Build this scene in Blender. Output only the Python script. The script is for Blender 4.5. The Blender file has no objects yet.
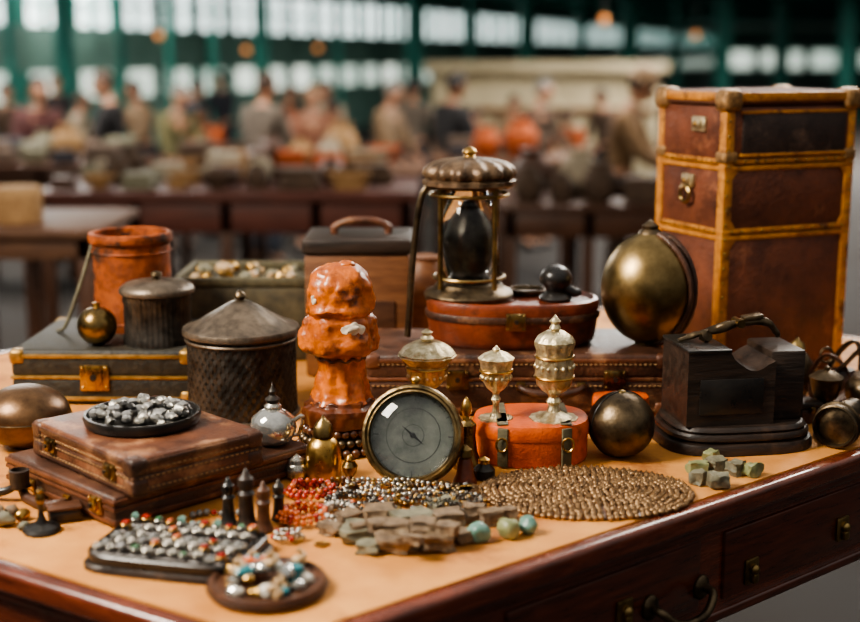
import bpy,bmesh,math,random
from math import sin,cos,pi,radians,atan2,sqrt
from mathutils import Vector,Matrix,noise
R=random.Random(11)
SC=bpy.context.scene; C=SC.collection
T=.95; H=.65; F=1300.0; P=math.atan(256/1300); cp,sp=cos(P),sin(P)
# ---------- camera geometry: z is always relative to the table top ----------
def row(py):
    v=(311-py)/F; return cp+v*sp,-sp+v*cp
def Z(py,y):
    dy,dz=row(py); return H+y*dz/dy
def Y(py,z=0):
    dy,dz=row(py); return (z-H)*dy/dz
def M(y,z=0): return (y*cp-(z-H)*sp)/F
def X(px,y,z=0): return (px-430)*M(y,z)
def gp(px,py,z=0):
    y=Y(py,z); return Vector((X(px,y,z),y))
# ---------- materials ----------
def lin(c):
    return tuple(((v/255)/12.92 if v<=10 else (((v/255)+.055)/1.055)**2.4) for v in c)
def mat(name,c1,c2=None,sc=25,rough=.5,metal=0,bump=.0,bsc=None,st=(1,1,1),coat=0,wear=None,wamt=.62,emit=0,rvar=.12):
    m=bpy.data.materials.new(name); m.use_nodes=True; nt=m.node_tree; N=nt.nodes; L=nt.links
    b=N['Principled BSDF']; b.inputs['Roughness'].default_value=rough; b.inputs['Metallic'].default_value=metal
    if coat: b.inputs['Coat Weight'].default_value=coat; b.inputs['Coat Roughness'].default_value=.12
    tc=N.new('ShaderNodeTexCoord'); mp=N.new('ShaderNodeMapping'); mp.inputs['Scale'].default_value=st
    L.new(tc.outputs['Object'],mp.inputs['Vector'])
    n1=N.new('ShaderNodeTexNoise'); n1.inputs['Scale'].default_value=sc; n1.inputs['Detail'].default_value=7; n1.inputs['Roughness'].default_value=.62
    L.new(mp.outputs[0],n1.inputs['Vector'])
    cr=N.new('ShaderNodeValToRGB'); cr.color_ramp.elements[0].position=.32; cr.color_ramp.elements[1].position=.68
    cr.color_ramp.elements[0].color=(*lin(c2 or c1),1); cr.color_ramp.elements[1].color=(*lin(c1),1)
    L.new(n1.outputs['Fac'],cr.inputs['Fac']); col=cr.outputs['Color']
    if wear:
        n2=N.new('ShaderNodeTexNoise'); n2.inputs['Scale'].default_value=sc*.55; n2.inputs['Detail'].default_value=9; n2.inputs['Roughness'].default_value=.7
        L.new(tc.outputs['Object'],n2.inputs['Vector'])
        r2=N.new('ShaderNodeValToRGB'); r2.color_ramp.elements[0].position=wamt-.06; r2.color_ramp.elements[1].position=wamt+.05
        L.new(n2.outputs['Fac'],r2.inputs['Fac'])
        mx=N.new('ShaderNodeMix'); mx.data_type='RGBA'
        L.new(r2.outputs['Color'],mx.inputs['Factor']); L.new(col,mx.inputs[6]); mx.inputs[7].default_value=(*lin(wear),1); col=mx.outputs[2]
    L.new(col,b.inputs['Base Color'])
    if rvar:
        mr=N.new('ShaderNodeMapRange'); mr.inputs['To Min'].default_value=max(.03,rough-rvar); mr.inputs['To Max'].default_value=min(1,rough+rvar)
        L.new(n1.outputs['Fac'],mr.inputs['Value']); L.new(mr.outputs[0],b.inputs['Roughness'])
    if bump:
        n3=N.new('ShaderNodeTexNoise'); n3.inputs['Scale'].default_value=bsc or sc*4; n3.inputs['Detail'].default_value=5
        L.new(mp.outputs[0],n3.inputs['Vector'])
        bp=N.new('ShaderNodeBump'); bp.inputs['Strength'].default_value=bump; bp.inputs['Distance'].default_value=.004
        L.new(n3.outputs['Fac'],bp.inputs['Height']); L.new(bp.outputs[0],b.inputs['Normal'])
    if emit:
        L.new(col,b.inputs['Emission Color']); b.inputs['Emission Strength'].default_value=emit
    return m
def glassmat(name,c,rough=.03):
    m=mat(name,c,c,sc=8,rough=rough,rvar=0); b=m.node_tree.nodes['Principled BSDF']
    b.inputs['Transmission Weight'].default_value=1; b.inputs['IOR'].default_value=1.45; return m
W={}
W['mahog']=mat('mahogany',(120,56,32),(70,30,17),sc=14,rough=.26,st=(1,1,9),coat=.7,bump=.05)
W['mahogd']=mat('dark_mahogany',(98,45,26),(55,24,14),sc=14,rough=.3,st=(1,1,9),coat=.5,bump=.05)
W['tan']=mat('tan_baize',(212,150,80),(182,118,54),sc=9,rough=.7,bump=.12,bsc=160,wear=(148,90,44),wamt=.61)
W['leather']=mat('brown_leather',(118,72,47),(64,37,25),sc=22,rough=.4,bump=.4,bsc=220,wear=(160,114,80),wamt=.6)
W['leatherd']=mat('dark_brown_leather',(90,58,42),(46,30,23),sc=22,rough=.4,bump=.4,bsc=220,wear=(130,94,68),wamt=.61)
W['redlea']=mat('red_brown_leather',(138,64,34),(82,37,20),sc=18,rough=.36,bump=.25,bsc=200,coat=.3,wear=(64,33,22),wamt=.6)
W['trunk']=mat('trunk_leather',(118,66,43),(70,37,26),sc=13,rough=.52,bump=.5,bsc=120,wear=(150,96,66),wamt=.63)
W['lidlea']=mat('trunk_lid_leather',(112,68,46),(72,42,30),sc=13,rough=.8,bump=.3,bsc=150,rvar=.05)
W['trunkp']=mat('trunk_panel',(68,53,47),(42,32,29),sc=26,rough=.5,bump=.35,bsc=240,wear=(100,80,68),wamt=.63)
W['trim']=mat('tan_trim',(204,140,58),(154,94,36),sc=40,rough=.48,bump=.4,bsc=200,wear=(96,58,30),wamt=.6)
W['cap']=mat('worn_metal_corner',(176,136,88),(94,66,40),sc=70,rough=.42,metal=.45,bump=.6,bsc=220)
W['green']=mat('near_black_cloth',(52,47,36),(18,18,15),sc=60,rough=.58,bump=.5,bsc=150)
W['case']=mat('olive_case_cloth',(96,86,62),(58,53,40),sc=40,rough=.6,bump=.4,bsc=200)
W['creamtrim']=mat('aged_brass_trim',(188,152,88),(124,92,46),sc=40,rough=.4,metal=.65)
W['black']=mat('black_lacquer',(44,41,38),(26,24,23),sc=24,rough=.3,bump=.06)
W['blackm']=mat('black_tin',(80,75,69),(38,35,32),sc=40,rough=.34,metal=.6,bump=.1)
W['lid']=mat('grey_tin',(124,110,95),(70,61,52),sc=35,rough=.4,metal=.6,bump=.18)
W['dome']=mat('weathered_dome',(128,104,80),(68,53,41),sc=45,rough=.42,metal=.5,bump=.35)
W['bwood']=mat('black_wood',(60,47,39),(30,24,20),sc=12,rough=.4,st=(1,6,6),bump=.25,wear=(82,62,47),wamt=.65)
W['bronze']=mat('dark_bronze',(174,148,98),(92,73,46),sc=22,rough=.3,metal=1,bump=.16,bsc=70)
W['flask']=mat('dull_brass',(166,142,98),(98,80,52),sc=12,rough=.34,metal=1,bump=.08,bsc=60)
W['bronzed']=mat('blackened_bronze',(120,103,80),(57,48,38),sc=26,rough=.36,metal=.9,bump=.25,bsc=80)
W['brass']=mat('old_brass',(208,170,102),(138,103,55),sc=34,rough=.3,metal=1,bump=.14)
W['pale']=mat('pale_gilt',(240,227,192),(156,136,98),sc=70,rough=.33,metal=.85,bump=.5,bsc=190)
W['rim']=mat('worn_brass_rim',(168,144,102),(66,56,42),sc=40,rough=.32,metal=.95,bump=.3)
W['silver']=mat('tarnished_silver',(216,212,202),(122,116,104),sc=50,rough=.28,metal=.95,bump=.2)
W['steel']=mat('dark_steel',(108,106,102),(58,56,53),sc=30,rough=.28,metal=.9)
W['amber']=mat('amber_glaze',(216,116,36),(146,68,19),sc=28,rough=.34,coat=.4,bump=.6,bsc=80,wear=(84,40,20),wamt=.58)
W['amberd']=mat('dark_amber_glaze',(112,56,24),(60,31,17),sc=24,rough=.35,coat=.4,bump=.6,bsc=85)
W['white']=mat('chipped_white',(226,212,190),(190,168,140),sc=30,rough=.6)
W['rust']=mat('rusted_tin',(180,92,38),(98,48,24),sc=22,rough=.6,metal=.2,bump=.5,bsc=80,wear=(60,40,29),wamt=.55)
W['orange']=mat('orange_leather',(214,98,33),(160,62,20),sc=22,rough=.45,bump=.3,bsc=200,wear=(112,48,24),wamt=.64)
W['strap']=mat('olive_strap',(104,97,72),(68,62,45),sc=50,rough=.6,bump=.3)
W['wood']=mat('brown_wood',(132,88,55),(92,56,34),sc=12,rough=.5,st=(1,7,7),bump=.15)
W['woodd']=mat('walnut',(96,62,42),(60,37,25),sc=12,rough=.42,st=(1,7,7),bump=.15)
W['dial']=mat('dial_painted_reflection',(164,168,156),(66,72,70),sc=12,rough=.06,coat=1)  # pale mottling paints the glass reflection into the dial colour
W['mark']=mat('dial_marks',(38,40,36),rough=.5)
W['rock']=mat('brown_grey_rock',(144,121,94),(72,57,44),sc=40,rough=.75,bump=.6,bsc=120,wear=(178,159,130),wamt=.63)
W['rockg']=mat('grey_green_rock',(140,135,112),(80,77,61),sc=40,rough=.7,bump=.4,bsc=120)
W['turq']=mat('turquoise',(128,162,146),(78,118,108),sc=60,rough=.35,wear=(96,76,50),wamt=.66)
W['jade']=mat('pale_green_stone',(156,158,116),(112,118,80),sc=50,rough=.4)
W['teals']=mat('teal_gem',(58,140,146),(30,92,104),sc=40,rough=.15,coat=.6)
W['greens']=mat('green_gem',(64,120,72),(34,76,44),sc=40,rough=.15,coat=.6)
W['red']=mat('red_bead',(176,48,28),(128,30,18),sc=40,rough=.22,coat=.5)
W['orangeb']=mat('orange_bead',(204,104,42),(160,66,25),sc=40,rough=.25,coat=.5)
W['dkbead']=mat('brown_bead',(112,71,45),(64,37,25),sc=60,rough=.3,coat=.3)
W['matbead']=mat('bronze_bead',(174,140,100),(76,55,38),sc=70,rough=.33,metal=.65)
W['pebble']=mat('grey_pebble',(144,142,138),(82,82,82),sc=60,rough=.35)
W['pearl']=mat('pale_stone',(222,216,204),(170,160,144),sc=40,rough=.25,coat=.4)
W['shell']=mat('shell',(206,180,140),(160,124,84),sc=50,rough=.35)
W['glass']=glassmat('clear_glass',(250,252,250))
W['smoke']=glassmat('smoked_glass',(206,208,204),.03)
W['mercury']=mat('mercury_glass',(216,216,212),(160,158,152),sc=30,rough=.12,metal=.8)
W['floor']=mat('concrete_floor',(46,39,34),(32,27,24),sc=1.2,rough=.85,bump=.1)
W['teal']=mat('teal_paint',(38,132,118),(27,100,90),sc=4,rough=.5)
W['tealw']=mat('painted_haze_teal_wall',(108,140,130),(80,110,102),sc=2,rough=.7)  # teal lightened so the wall colour carries the pale haze
W['roof']=mat('dark_green_roof',(86,126,116),(62,98,90),sc=2,rough=.8)
W['pane']=mat('daylit_frosted_pane',(226,236,234),(198,214,210),sc=.8,rough=.4,emit=3.2,rvar=0)
W['pane2']=mat('hazy_low_pane',(214,220,208),(140,158,148),sc=.5,rough=.4,emit=1.9,rvar=0)
W['lamp']=mat('warm_lamp_glass',(240,164,92),(230,144,72),rough=.4,emit=1.0,rvar=0)
W['beige']=mat('beige_plaster',(196,182,150),(168,154,124),sc=3,rough=.8)
W['redwood']=mat('red_brown_table',(102,54,40),(68,34,25),sc=5,rough=.55,st=(1,7,7))
W['straw']=mat('straw',(178,142,98),(136,102,66),sc=60,rough=.8,bump=.4)
W['tablew']=mat('stall_brown_wood',(108,75,51),(74,47,32),sc=8,rough=.65,st=(1,7,7))
SK=[mat('skin_fair',(188,142,114),(162,116,90),sc=12,rough=.6),mat('skin_tan',(144,102,76),(116,80,58),sc=12,rough=.6)]
HR={k:mat('hair_'+k,c,tuple(int(v*.7) for v in c),sc=60,rough=.6,bump=.4,st=(1,1,.2)) for k,c in dict(dark=(36,28,24),brown=(74,50,34),grey=(132,126,118),fair=(144,110,74)).items()}
def cloth(n,c): return mat('cloth_'+n,c,tuple(int(v*.7) for v in c),sc=14,rough=.85,bump=.2,bsc=120)
CL={k:cloth(k,c) for k,c in dict(black=(36,34,35),maroon=(80,40,37),olive=(112,106,70),orange=(188,92,44),taupe=(116,104,92),pink=(156,104,80),tan=(148,121,92),brown=(92,72,57),denim=(60,66,78),navy=(40,42,51),rust=(138,76,46),cream=(184,170,146),camel=(138,108,76)).items()}
# ---------- mesh helpers ----------
def new(): return bmesh.new()
def box(bm,c,s,bev=0,seg=2,rot=None):
    m=Matrix.Translation(c)
    if rot is not None: m=m@rot.to_4x4()
    r=bmesh.ops.create_cube(bm,size=1,matrix=m@Matrix.Diagonal((*s,1)))
    if bev>0:
        es=list({e for v in r['verts'] for e in v.link_edges})
        bmesh.ops.bevel(bm,geom=es,offset=bev,segments=seg,profile=.5,affect='EDGES')
def skin_rings(bm,rings,closed=False,cap=True):
    n=max(len(r) for r in rings); pairs=list(zip(rings,rings[1:]))
    if closed: pairs.append((rings[-1],rings[0]))
    for A,B in pairs:
        if len(A)==1 and len(B)==1: continue
        for i in range(n):
            j=(i+1)%n
            if len(A)==1: f=(A[0],B[j],B[i])
            elif len(B)==1: f=(A[i],A[j],B[0])
            else: f=(A[i],A[j],B[j],B[i])
            bm.faces.new(f)
    if cap and not closed:
        if len(rings[0])>1: bm.faces.new(rings[0][::-1])
        if len(rings[-1])>1: bm.faces.new(rings[-1])
def lathe(bm,prof,seg=40,out=None,c=(0,0,0),rib=None):
    rings=[]
    for r,z in prof:
        if r<1e-6: rings.append([bm.verts.new((c[0],c[1],c[2]+z))]); continue
        ring=[]
        for i in range(seg):
            a=2*pi*i/seg; ux,uy=(cos(a),sin(a)) if out is None else out(a)
            k=r*(1+rib[1]*cos(rib[0]*a)) if rib else r
            ring.append(bm.verts.new((c[0]+ux*k,c[1]+uy*k,c[2]+z)))
        rings.append(ring)
    skin_rings(bm,rings)
def se(sx,sy,n,nf=None):
    def f(a):
        c,s=cos(a),sin(a); k=n if (nf is None or s>=0) else nf
        q=(abs(c)**k+abs(s)**k)**(-1/k); return sx*q*c,sy*q*s
    return f
def cat(pts,n=6,closed=False):
    p=[Vector(q) for q in pts]; o=[]; m=len(p)
    rng=range(m) if closed else range(m-1)
    for i in rng:
        if closed: a,b,c,d=p[i-1],p[i],p[(i+1)%m],p[(i+2)%m]
        else: a,b,c,d=p[max(i-1,0)],p[i],p[i+1],p[min(i+2,m-1)]
        for k in range(n):
            t=k/n; o.append(.5*((2*b)+(c-a)*t+(2*a-5*b+4*c-d)*t*t+(3*b-a-3*c+d)*t**3))
    if not closed: o.append(p[-1])
    return o
def dense(pr,n=5):
    q=[]
    for (r0,z0),(r1,z1) in zip(pr,pr[1:]):
        for k in range(n): q.append((r0+(r1-r0)*k/n,z0+(z1-z0)*k/n))
    q.append(pr[-1]); return q
def smoothp(pr,n=5):
    return [(max(0,v.x),v.z) for v in cat([(r,0,z) for r,z in pr],n)]
def tube(bm,pts,r,seg=8,closed=False,flat=1.0):
    p=[Vector(q) for q in pts]; n=len(p); rs=r if isinstance(r,(list,tuple)) else [r]*n
    if len(rs)!=n:
        rs=[rs[min(len(rs)-1,int(i/(n-1)*(len(rs)-1)))]*(1-(i/(n-1)*(len(rs)-1))%1)+rs[min(len(rs)-1,int(i/(n-1)*(len(rs)-1))+1)]*((i/(n-1)*(len(rs)-1))%1) for i in range(n)]
    tg=[]
    for i in range(n):
        a=p[i-1] if (i>0 or closed) else p[i]; b=p[(i+1)%n] if (i<n-1 or closed) else p[i]
        tg.append((b-a).normalized() if (b-a).length>1e-9 else Vector((0,0,1)))
    nr=tg[0].orthogonal().normalized(); rings=[]
    for i in range(n):
        nr=(nr-tg[i]*nr.dot(tg[i]))
        nr=nr.normalized() if nr.length>1e-6 else tg[i].orthogonal().normalized()
        bn=tg[i].cross(nr)
        rings.append([bm.verts.new(p[i]+(nr*cos(2*pi*k/seg)+bn*sin(2*pi*k/seg)*flat)*rs[i]) for k in range(seg)])
    skin_rings(bm,rings,closed)
def ell(bm,c,r,u=20,v=12,rot=None):
    m=Matrix.Translation(c)
    if rot is not None: m=m@rot.to_4x4()
    bmesh.ops.create_uvsphere(bm,u_segments=u,v_segments=v,radius=1,matrix=m@Matrix.Diagonal((*r,1)))
def cyl(bm,a,b,r,seg=16): tube(bm,[a,b],r,seg)
def circ(r,n=28,c=(0,0,0),ax='z',ry=None):
    ry=ry or r; o=[]
    for i in range(n):
        a=2*pi*i/n; u,v=cos(a)*r,sin(a)*ry
        o.append({'z':(c[0]+u,c[1]+v,c[2]),'y':(c[0]+u,c[1],c[2]+v),'x':(c[0],c[1]+u,c[2]+v)}[ax])
    return o
def ring(bm,r,rt,n=28,seg=8,c=(0,0,0),ax='z',ry=None): tube(bm,circ(r,n,c,ax,ry),rt,seg,True)
def xf(bm,m): bmesh.ops.transform(bm,matrix=m,verts=bm.verts)
def rough(bm,amp,fr,seed=0):
    for v in bm.verts:
        q=v.co*fr+Vector((seed*3.1,seed,0)); v.co+=Vector((noise.noise(q),noise.noise(q+Vector((9,0,0))),noise.noise(q+Vector((0,9,0)))*.6))*amp
def prism(bm,pts,y0,y1):
    a=[bm.verts.new((x,y0,z)) for x,z in pts]; b=[bm.verts.new((x,y1,z)) for x,z in pts]; n=len(pts)
    bm.faces.new(a); bm.faces.new(b[::-1])
    for i in range(n): bm.faces.new((a[i],b[i],b[(i+1)%n],a[(i+1)%n]))
def rockbm(s,seed,sub=2,amp=.35):
    bm=new(); bmesh.ops.create_icosphere(bm,subdivisions=sub,radius=1)
    for v in bm.verts:
        d=noise.noise(v.co*1.1+Vector((seed*7.3,seed*1.7,seed)))*amp; v.co*=1+d
        v.co=Vector((v.co.x*s[0],v.co.y*s[1],v.co.z*s[2]))
    zs=min(v.co.z for v in bm.verts)
    for v in bm.verts: v.co.z-=zs*.86
    for v in bm.verts: v.co.z=max(v.co.z,0)
    return bm
def blockbm(s,seed):
    bm=new(); bmesh.ops.create_cube(bm,size=2); bmesh.ops.subdivide_edges(bm,edges=bm.edges[:],cuts=4,use_grid_fill=True)
    for v in bm.verts:
        q=v.co*.85+Vector((seed*5.3,seed*2.1,seed)); d=Vector((noise.noise(q),noise.noise(q+Vector((7,1,0))),noise.noise(q+Vector((0,7,3)))))*.45
        q2=v.co*2.6+Vector((seed,0,0)); d+=Vector((noise.noise(q2),noise.noise(q2+Vector((4,0,0))),noise.noise(q2+Vector((0,4,0)))))*.16
        n=v.co.length; v.co=(v.co*(1-.12*max(0,n-1.2))+d)
        v.co=Vector((v.co.x*s[0]*.85,v.co.y*s[1]*.85,v.co.z*s[2]))
    zs=sorted(v.co.z for v in bm.verts)[4]
    for v in bm.verts: v.co.z=max(0,v.co.z-zs)
    return bm
# ---------- object helpers ----------
def tag(o,label=None,catg=None,group=None,kind=None):
    if label: o['label']=label
    if catg: o['category']=catg
    if group: o['group']=group
    if kind: o['kind']=kind
    return o
def thing(name,label,catg,loc,rz=0,group=None):
    o=bpy.data.objects.new(name,None); o.empty_display_size=.02; C.objects.link(o)
    o.location=(loc[0],loc[1],loc[2]+T); o.rotation_euler=(0,0,rz); return tag(o,label,catg,group)
def mk(name,bm,m,smooth=38):
    bmesh.ops.recalc_face_normals(bm,faces=bm.faces)
    me=bpy.data.meshes.new(name); bm.to_mesh(me); bm.free(); me.materials.append(m)
    if smooth:
        for p in me.polygons: p.use_smooth=True
        me.set_sharp_from_angle(angle=radians(smooth))
    o=bpy.data.objects.new(name,me); C.objects.link(o); return o
def part(name,bm,m,parent,label=None,smooth=38,kind=None):
    o=mk(name,bm,m,smooth); o.parent=parent; return tag(o,label,kind=kind)
def solo(name,bm,m,label,catg,loc,rz=0,group=None,smooth=38):
    o=mk(name,bm,m,smooth); o.location=(loc[0],loc[1],loc[2]+T); o.rotation_euler=(0,0,rz); return tag(o,label,catg,group)
def struct(name,bm,m,smooth=None):
    o=mk(name,bm,m,smooth); o['kind']='structure'; o.location=(0,0,T); return o
def cptree(o,parent=None):
    c=o.copy(); C.objects.link(c); c.parent=parent
    for ch in o.children: cptree(ch,c)
    return c
def dup(o,loc,rz=0,label=None,sc=None):
    c=cptree(o); c.location=(loc[0],loc[1],loc[2]+T); c.rotation_euler=(0,0,rz)
    if label: c['label']=label
    if sc: c.scale=(sc,sc,sc) if not isinstance(sc,tuple) else sc
    return c
def prof(y,zb,pts):
    o=[]
    for hw,py in pts:
        z=zb if py is None else Z(py,y); o.append((hw*M(y,z),z-zb))
    return o
# =====================================================================
# TABLE
c0=gp(274,656); pa=gp(860,455); pb=gp(0,570)
e1=(pa-c0).normalized(); e2=(pb-c0).normalized(); L1,L2=2.14,1.75
sn=abs(e1.x*e2.y-e1.y*e2.x)
def tq(a,b): return c0+e1*a+e2*b
tc_=tq(L1/2,L2/2)
tbl=thing('market_table','mahogany table with tan top carrying all the antiques in the foreground','table',(tc_.x,tc_.y,-T))
def slab(bm,a0,a1,b0,b1,z0,z1,bev=0):
    vs=[bm.verts.new((*(tq(a,b)-tc_),z+T)) for z in (z0,z1) for a,b in ((a0,b0),(a1,b0),(a1,b1),(a0,b1))]
    fs=[bm.faces.new([vs[i] for i in q]) for q in ((3,2,1,0),(4,5,6,7),(0,1,5,4),(1,2,6,5),(2,3,7,6),(3,0,4,7))]
    if bev:
        bmesh.ops.recalc_face_normals(bm,faces=fs)
        bmesh.ops.bevel(bm,geom=list({e for f in fs for e in f.edges}),offset=bev,segments=4,profile=.5,affect='EDGES')
rw=.032
b=new(); slab(b,rw,L1-rw,rw,L2-rw,-.03,-.0005); part('table_surface',b,W['tan'],tbl,'tan worn table surface',smooth=None)
for q in ((0,L1,0,rw),(0,L1,L2-rw,L2),(0,rw,rw,L2-rw),(L1-rw,L1,rw,L2-rw)):
    b=new(); slab(b,*q,-.034,.0,.009); part('table_rim',b,W['mahog'],tbl)
b=new(); slab(b,.012,L1-.012,.012,L2-.012,-.05,-.033,.006); part('moulding',b,W['mahogd'],tbl)
b=new(); slab(b,.03,L1-.03,.03,L2-.03,-.19,-.049); part('apron',b,W['mahog'],tbl,smooth=None)
b=new(); slab(b,.02,L1-.02,.02,L2-.02,-.205,-.188,.005); part('lower_moulding',b,W['mahogd'],tbl)
for a,bb in ((.04,.04),(L1-.11,.04),(L1-.11,L2-.11),(.04,L2-.11)):
    b=new(); slab(b,a,a+.07,bb,bb+.07,-T,-.2,.008); part('leg',b,W['mahogd'],tbl)
nf=Vector((e1.y,-e1.x))
ang1=atan2(e1.y,e1.x)
def onface(px,py,off=.03):
    p0=tq(0,off); u=(px-430)/F; dy,dz=row(py); D=Vector((u,dy)); t=p0.dot(nf)/D.dot(nf)
    return Vector((u*t,dy*t,H+dz*t))
def hw(px,py,bm,name,m,parent=tbl,lab=None):
    p=onface(px,py); xf(bm,Matrix.Translation((p.x-tc_.x,p.y-tc_.y,p.z+T))@Matrix.Rotation(ang1,4,'Z')); return part(name,bm,m,parent,lab)
for px0,px1 in ((505,700),(720,905)):
    p0=onface(px0,600);p1=onface(px1,520); mid=(p0+p1)/2; ln=(Vector((p1.x,p1.y))-Vector((p0.x,p0.y))).length
    b=new(); box(b,(0,0,0),(ln,.012,.11),.004)
    xf(b,Matrix.Translation((mid.x-tc_.x,mid.y-tc_.y,-.119+T))@Matrix.Rotation(ang1,4,'Z')); dr=part('drawer',b,W['mahogd'],tbl)
b=new(); tube(b,cat([(-.058,-.006,.004),(-.058,-.03,.002),(-.034,-.04,-.018),(0,-.042,-.024),(.034,-.04,-.018),(.058,-.03,.002),(.058,-.006,.004)]),.0066,10)
hd_=hw(672,598,b,'drawer_handle',W['bronzed'])
for s in (-1,1):
    b=new(); ell(b,(s*.058,-.008,.004),(.017,.008,.02)); hw(672,598,b,'handle_mount',W['bronzed'],hd_)
def lockplate():
    b=new(); box(b,(0,-.009,0),(.032,.006,.042),.003); ell(b,(0,-.014,.004),(.009,.009,.009),12,8); box(b,(0,-.014,-.01),(.014,.012,.016),.003); return b
hw(747,569,lockplate(),'lock_plate',W['bronze']); hw(620,611,lockplate(),'lock_plate',W['bronze']); hw(838,527,lockplate(),'lock_plate',W['bronze'])
# =====================================================================
# SUITCASES
def latchp(parent,x,y,z,s,m,ax='front'):
    b=new(); box(b,(x,y-.002,z),(s,.006,s*.9),.002); box(b,(x,y-.007,z+s*.1),(s*.55,.008,s*.75),.003)
    for sx in (-1,1):
        for sz in (-1,1): ell(b,(x+sx*s*.4,y-.006,z+sz*s*.34),(s*.06,.002,s*.06),8,6)
    l=part('latch',b,m,parent); b=new(); cyl(b,(x,y-.014,z+s*.05),(x,y-.009,z+s*.05),s*.12,12); part('keyhole',b,W['black'],l); return l
def suitcase(name,label,loc,rz,w,d,h,m,mt,mm,split=.62,latches=(-.3,.3),ls=.032,handle=None,caps=True,bev=.009,grp=None,stitch=None):
    t=thing(name,label,'suitcase',loc,rz,grp)
    hs=h*split
    b=new(); box(b,(0,0,hs/2),(w,d,hs),bev,3); part('body',b,m,t)
    b=new(); box(b,(0,0,hs+(h-hs)/2),(w,d,h-hs),bev,3); part('lid',b,m,t)
    b=new(); box(b,(0,0,hs),(w+.003,d+.003,.007),.002); part('seam_band',b,mt,t)
    for z in (h-bev-.003,bev+.003):
        b=new(); box(b,(0,0,z),(w+.004,d+.004,.008),.0015); part('edge_binding',b,mt,t)
    if stitch:
        b=new()
        for z in (h-.018,h*.5,.012):
            for i in range(int(w/.009)):
                x_=-w/2+.012+i*.009
                if x_<w/2-.01: box(b,(x_,-d/2-.001,z),(.005,.003,.0018))
            for i in range(int(d/.009)):
                y_=-d/2+.012+i*.009
                if y_<d/2-.01: box(b,(w/2+.001,y_,z),(.003,.005,.0018))
        part('stitching',b,stitch,t,kind='stuff',smooth=None)
    if caps:
        for sx in (-1,1):
            for sy in (-1,1):
                for z in (.014,h-.014):
                    b=new(); box(b,(sx*(w/2-.012),sy*(d/2-.012),z),(.03,.03,.0285),.008,3); part('corner_cap',b,mt,t)
    for x in latches: latchp(t,x*w,-d/2,hs,ls,mm)
    if handle:
        x0,hl=handle; z=hs-.012
        b=new(); tube(b,cat([(x0-hl/2,-d/2,z),(x0-hl/2,-d/2-.018,z),(x0-hl/4,-d/2-.026,z-.008),(x0+hl/4,-d/2-.026,z-.008),(x0+hl/2,-d/2-.018,z),(x0+hl/2,-d/2,z)]),[.004,.005,.008,.008,.005,.004],10)
        hd=part('handle',b,W['leatherd'],t)
        for s in (-1,1):
            b=new(); box(b,(x0+s*hl/2,-d/2-.003,z),(.016,.006,.016),.002); part('handle_mount',b,mm,hd)
    return t
GZ=.106
gx0,gx1=X(14,2.38),X(196,2.38)
gs=suitcase('suitcase','near-black suitcase with brass latch and aged brass trim under the rusty tin',((gx0+gx1)/2,2.535,0),radians(-1),gx1-gx0,.31,GZ,W['green'],W['creamtrim'],W['brass'],split=.5,latches=(-.04,),ls=.055)
BZ=.116
bx0,bx1=X(367,2.3),X(668,2.3)
ls_=suitcase('suitcase','long brown leather suitcase in the middle carrying the oval case and lantern',((bx0+bx1)/2,2.42,0),0,bx1-bx0,.24,BZ,W['leatherd'],W['leather'],W['bronze'],split=.6,latches=(-.2,.32),ls=.04,handle=(.06,.11),stitch=W['straw'])
Fx=gp(115,530)
def cornerbox(Fp,ang,wl,wr):
    fr=Vector((cos(ang),sin(ang))); fl=Vector((-sin(ang),cos(ang)))
    c=Fp+fl*wl/2+fr*wr/2; return c,ang-pi/2
cc,rz=cornerbox(Fx,radians(46),.30,.36); hL=.046
suitcase('leather_case','dark brown leather case with side handle, lower of the stacked pair at front left',(cc.x,cc.y,0),rz,.30,.36,hL,W['leatherd'],W['leather'],W['brass'],split=.6,latches=(.36,),ls=.028,handle=(-.02,.10),caps=False,bev=.006)
Fu=gp(132,461,.102)
cu,rzu=cornerbox(Fu,radians(44),.285,.22)
suitcase('leather_case','stitched reddish brown leather case, upper of the stacked pair at front left',(cu.x,cu.y,hL),rzu,.285,.22,.056,W['leather'],W['leatherd'],W['bronze'],split=.5,latches=(-.3,.3),ls=.026,caps=True,bev=.006,stitch=W['straw'])
UZ=hL+.056
# oval red-brown case
OX,OY=X(512,2.43,.15),2.425
ov=thing('oval_case','oval red-brown leather case with brass latch on the long suitcase','case',(OX,OY,BZ))
o_=se(.162,.1,2.3)
b=new(); lathe(b,[(.90,0),(.95,.006),(.97,.014),(1,.05)],64,o_); part('body',b,W['redlea'],ov)
b=new(); lathe(b,[(1.015,.05),(1.025,.053),(1.025,.06),(1.015,.063)],64,o_); part('seam_band',b,W['leatherd'],ov)
b=new(); lathe(b,[(1,.063),(1.01,.078),(.99,.084),(.95,.086),(.93,.084),(.9,.080),(0,.080)],64,o_); part('lid',b,W['redlea'],ov)
latchp(ov,0,-.104,.056,.036,W['bronze'])
OT=BZ+.080
# wooden tall box with handle
wb=thing('wooden_box','upright brown wooden box with dark lid and carrying handle behind amber figure','box',(X(357,2.6,.2),2.7,0))
wbt=Z(240,2.6); ww=109*M(2.6,.2)
b=new(); box(b,(0,0,(wbt-.03)/2),(ww*.96,.2,wbt-.03),.006); part('body',b,W['wood'],wb)
b=new(); box(b,(0,0,wbt-.0145),(ww,.21,.029),.005); part('lid',b,W['bwood'],wb)
b=new(); box(b,(0,-.101,.1),(ww*.7,.006,.12),.003); part('front_panel',b,W['woodd'],wb)
b=new(); tube(b,cat([(-.05,0,wbt),(-.05,0,wbt+.014),(-.02,0,wbt+.026),(.03,0,wbt+.026),(.06,0,wbt+.014),(.06,0,wbt)]),.0085,10); part('handle',b,W['leather'],wb)
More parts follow.
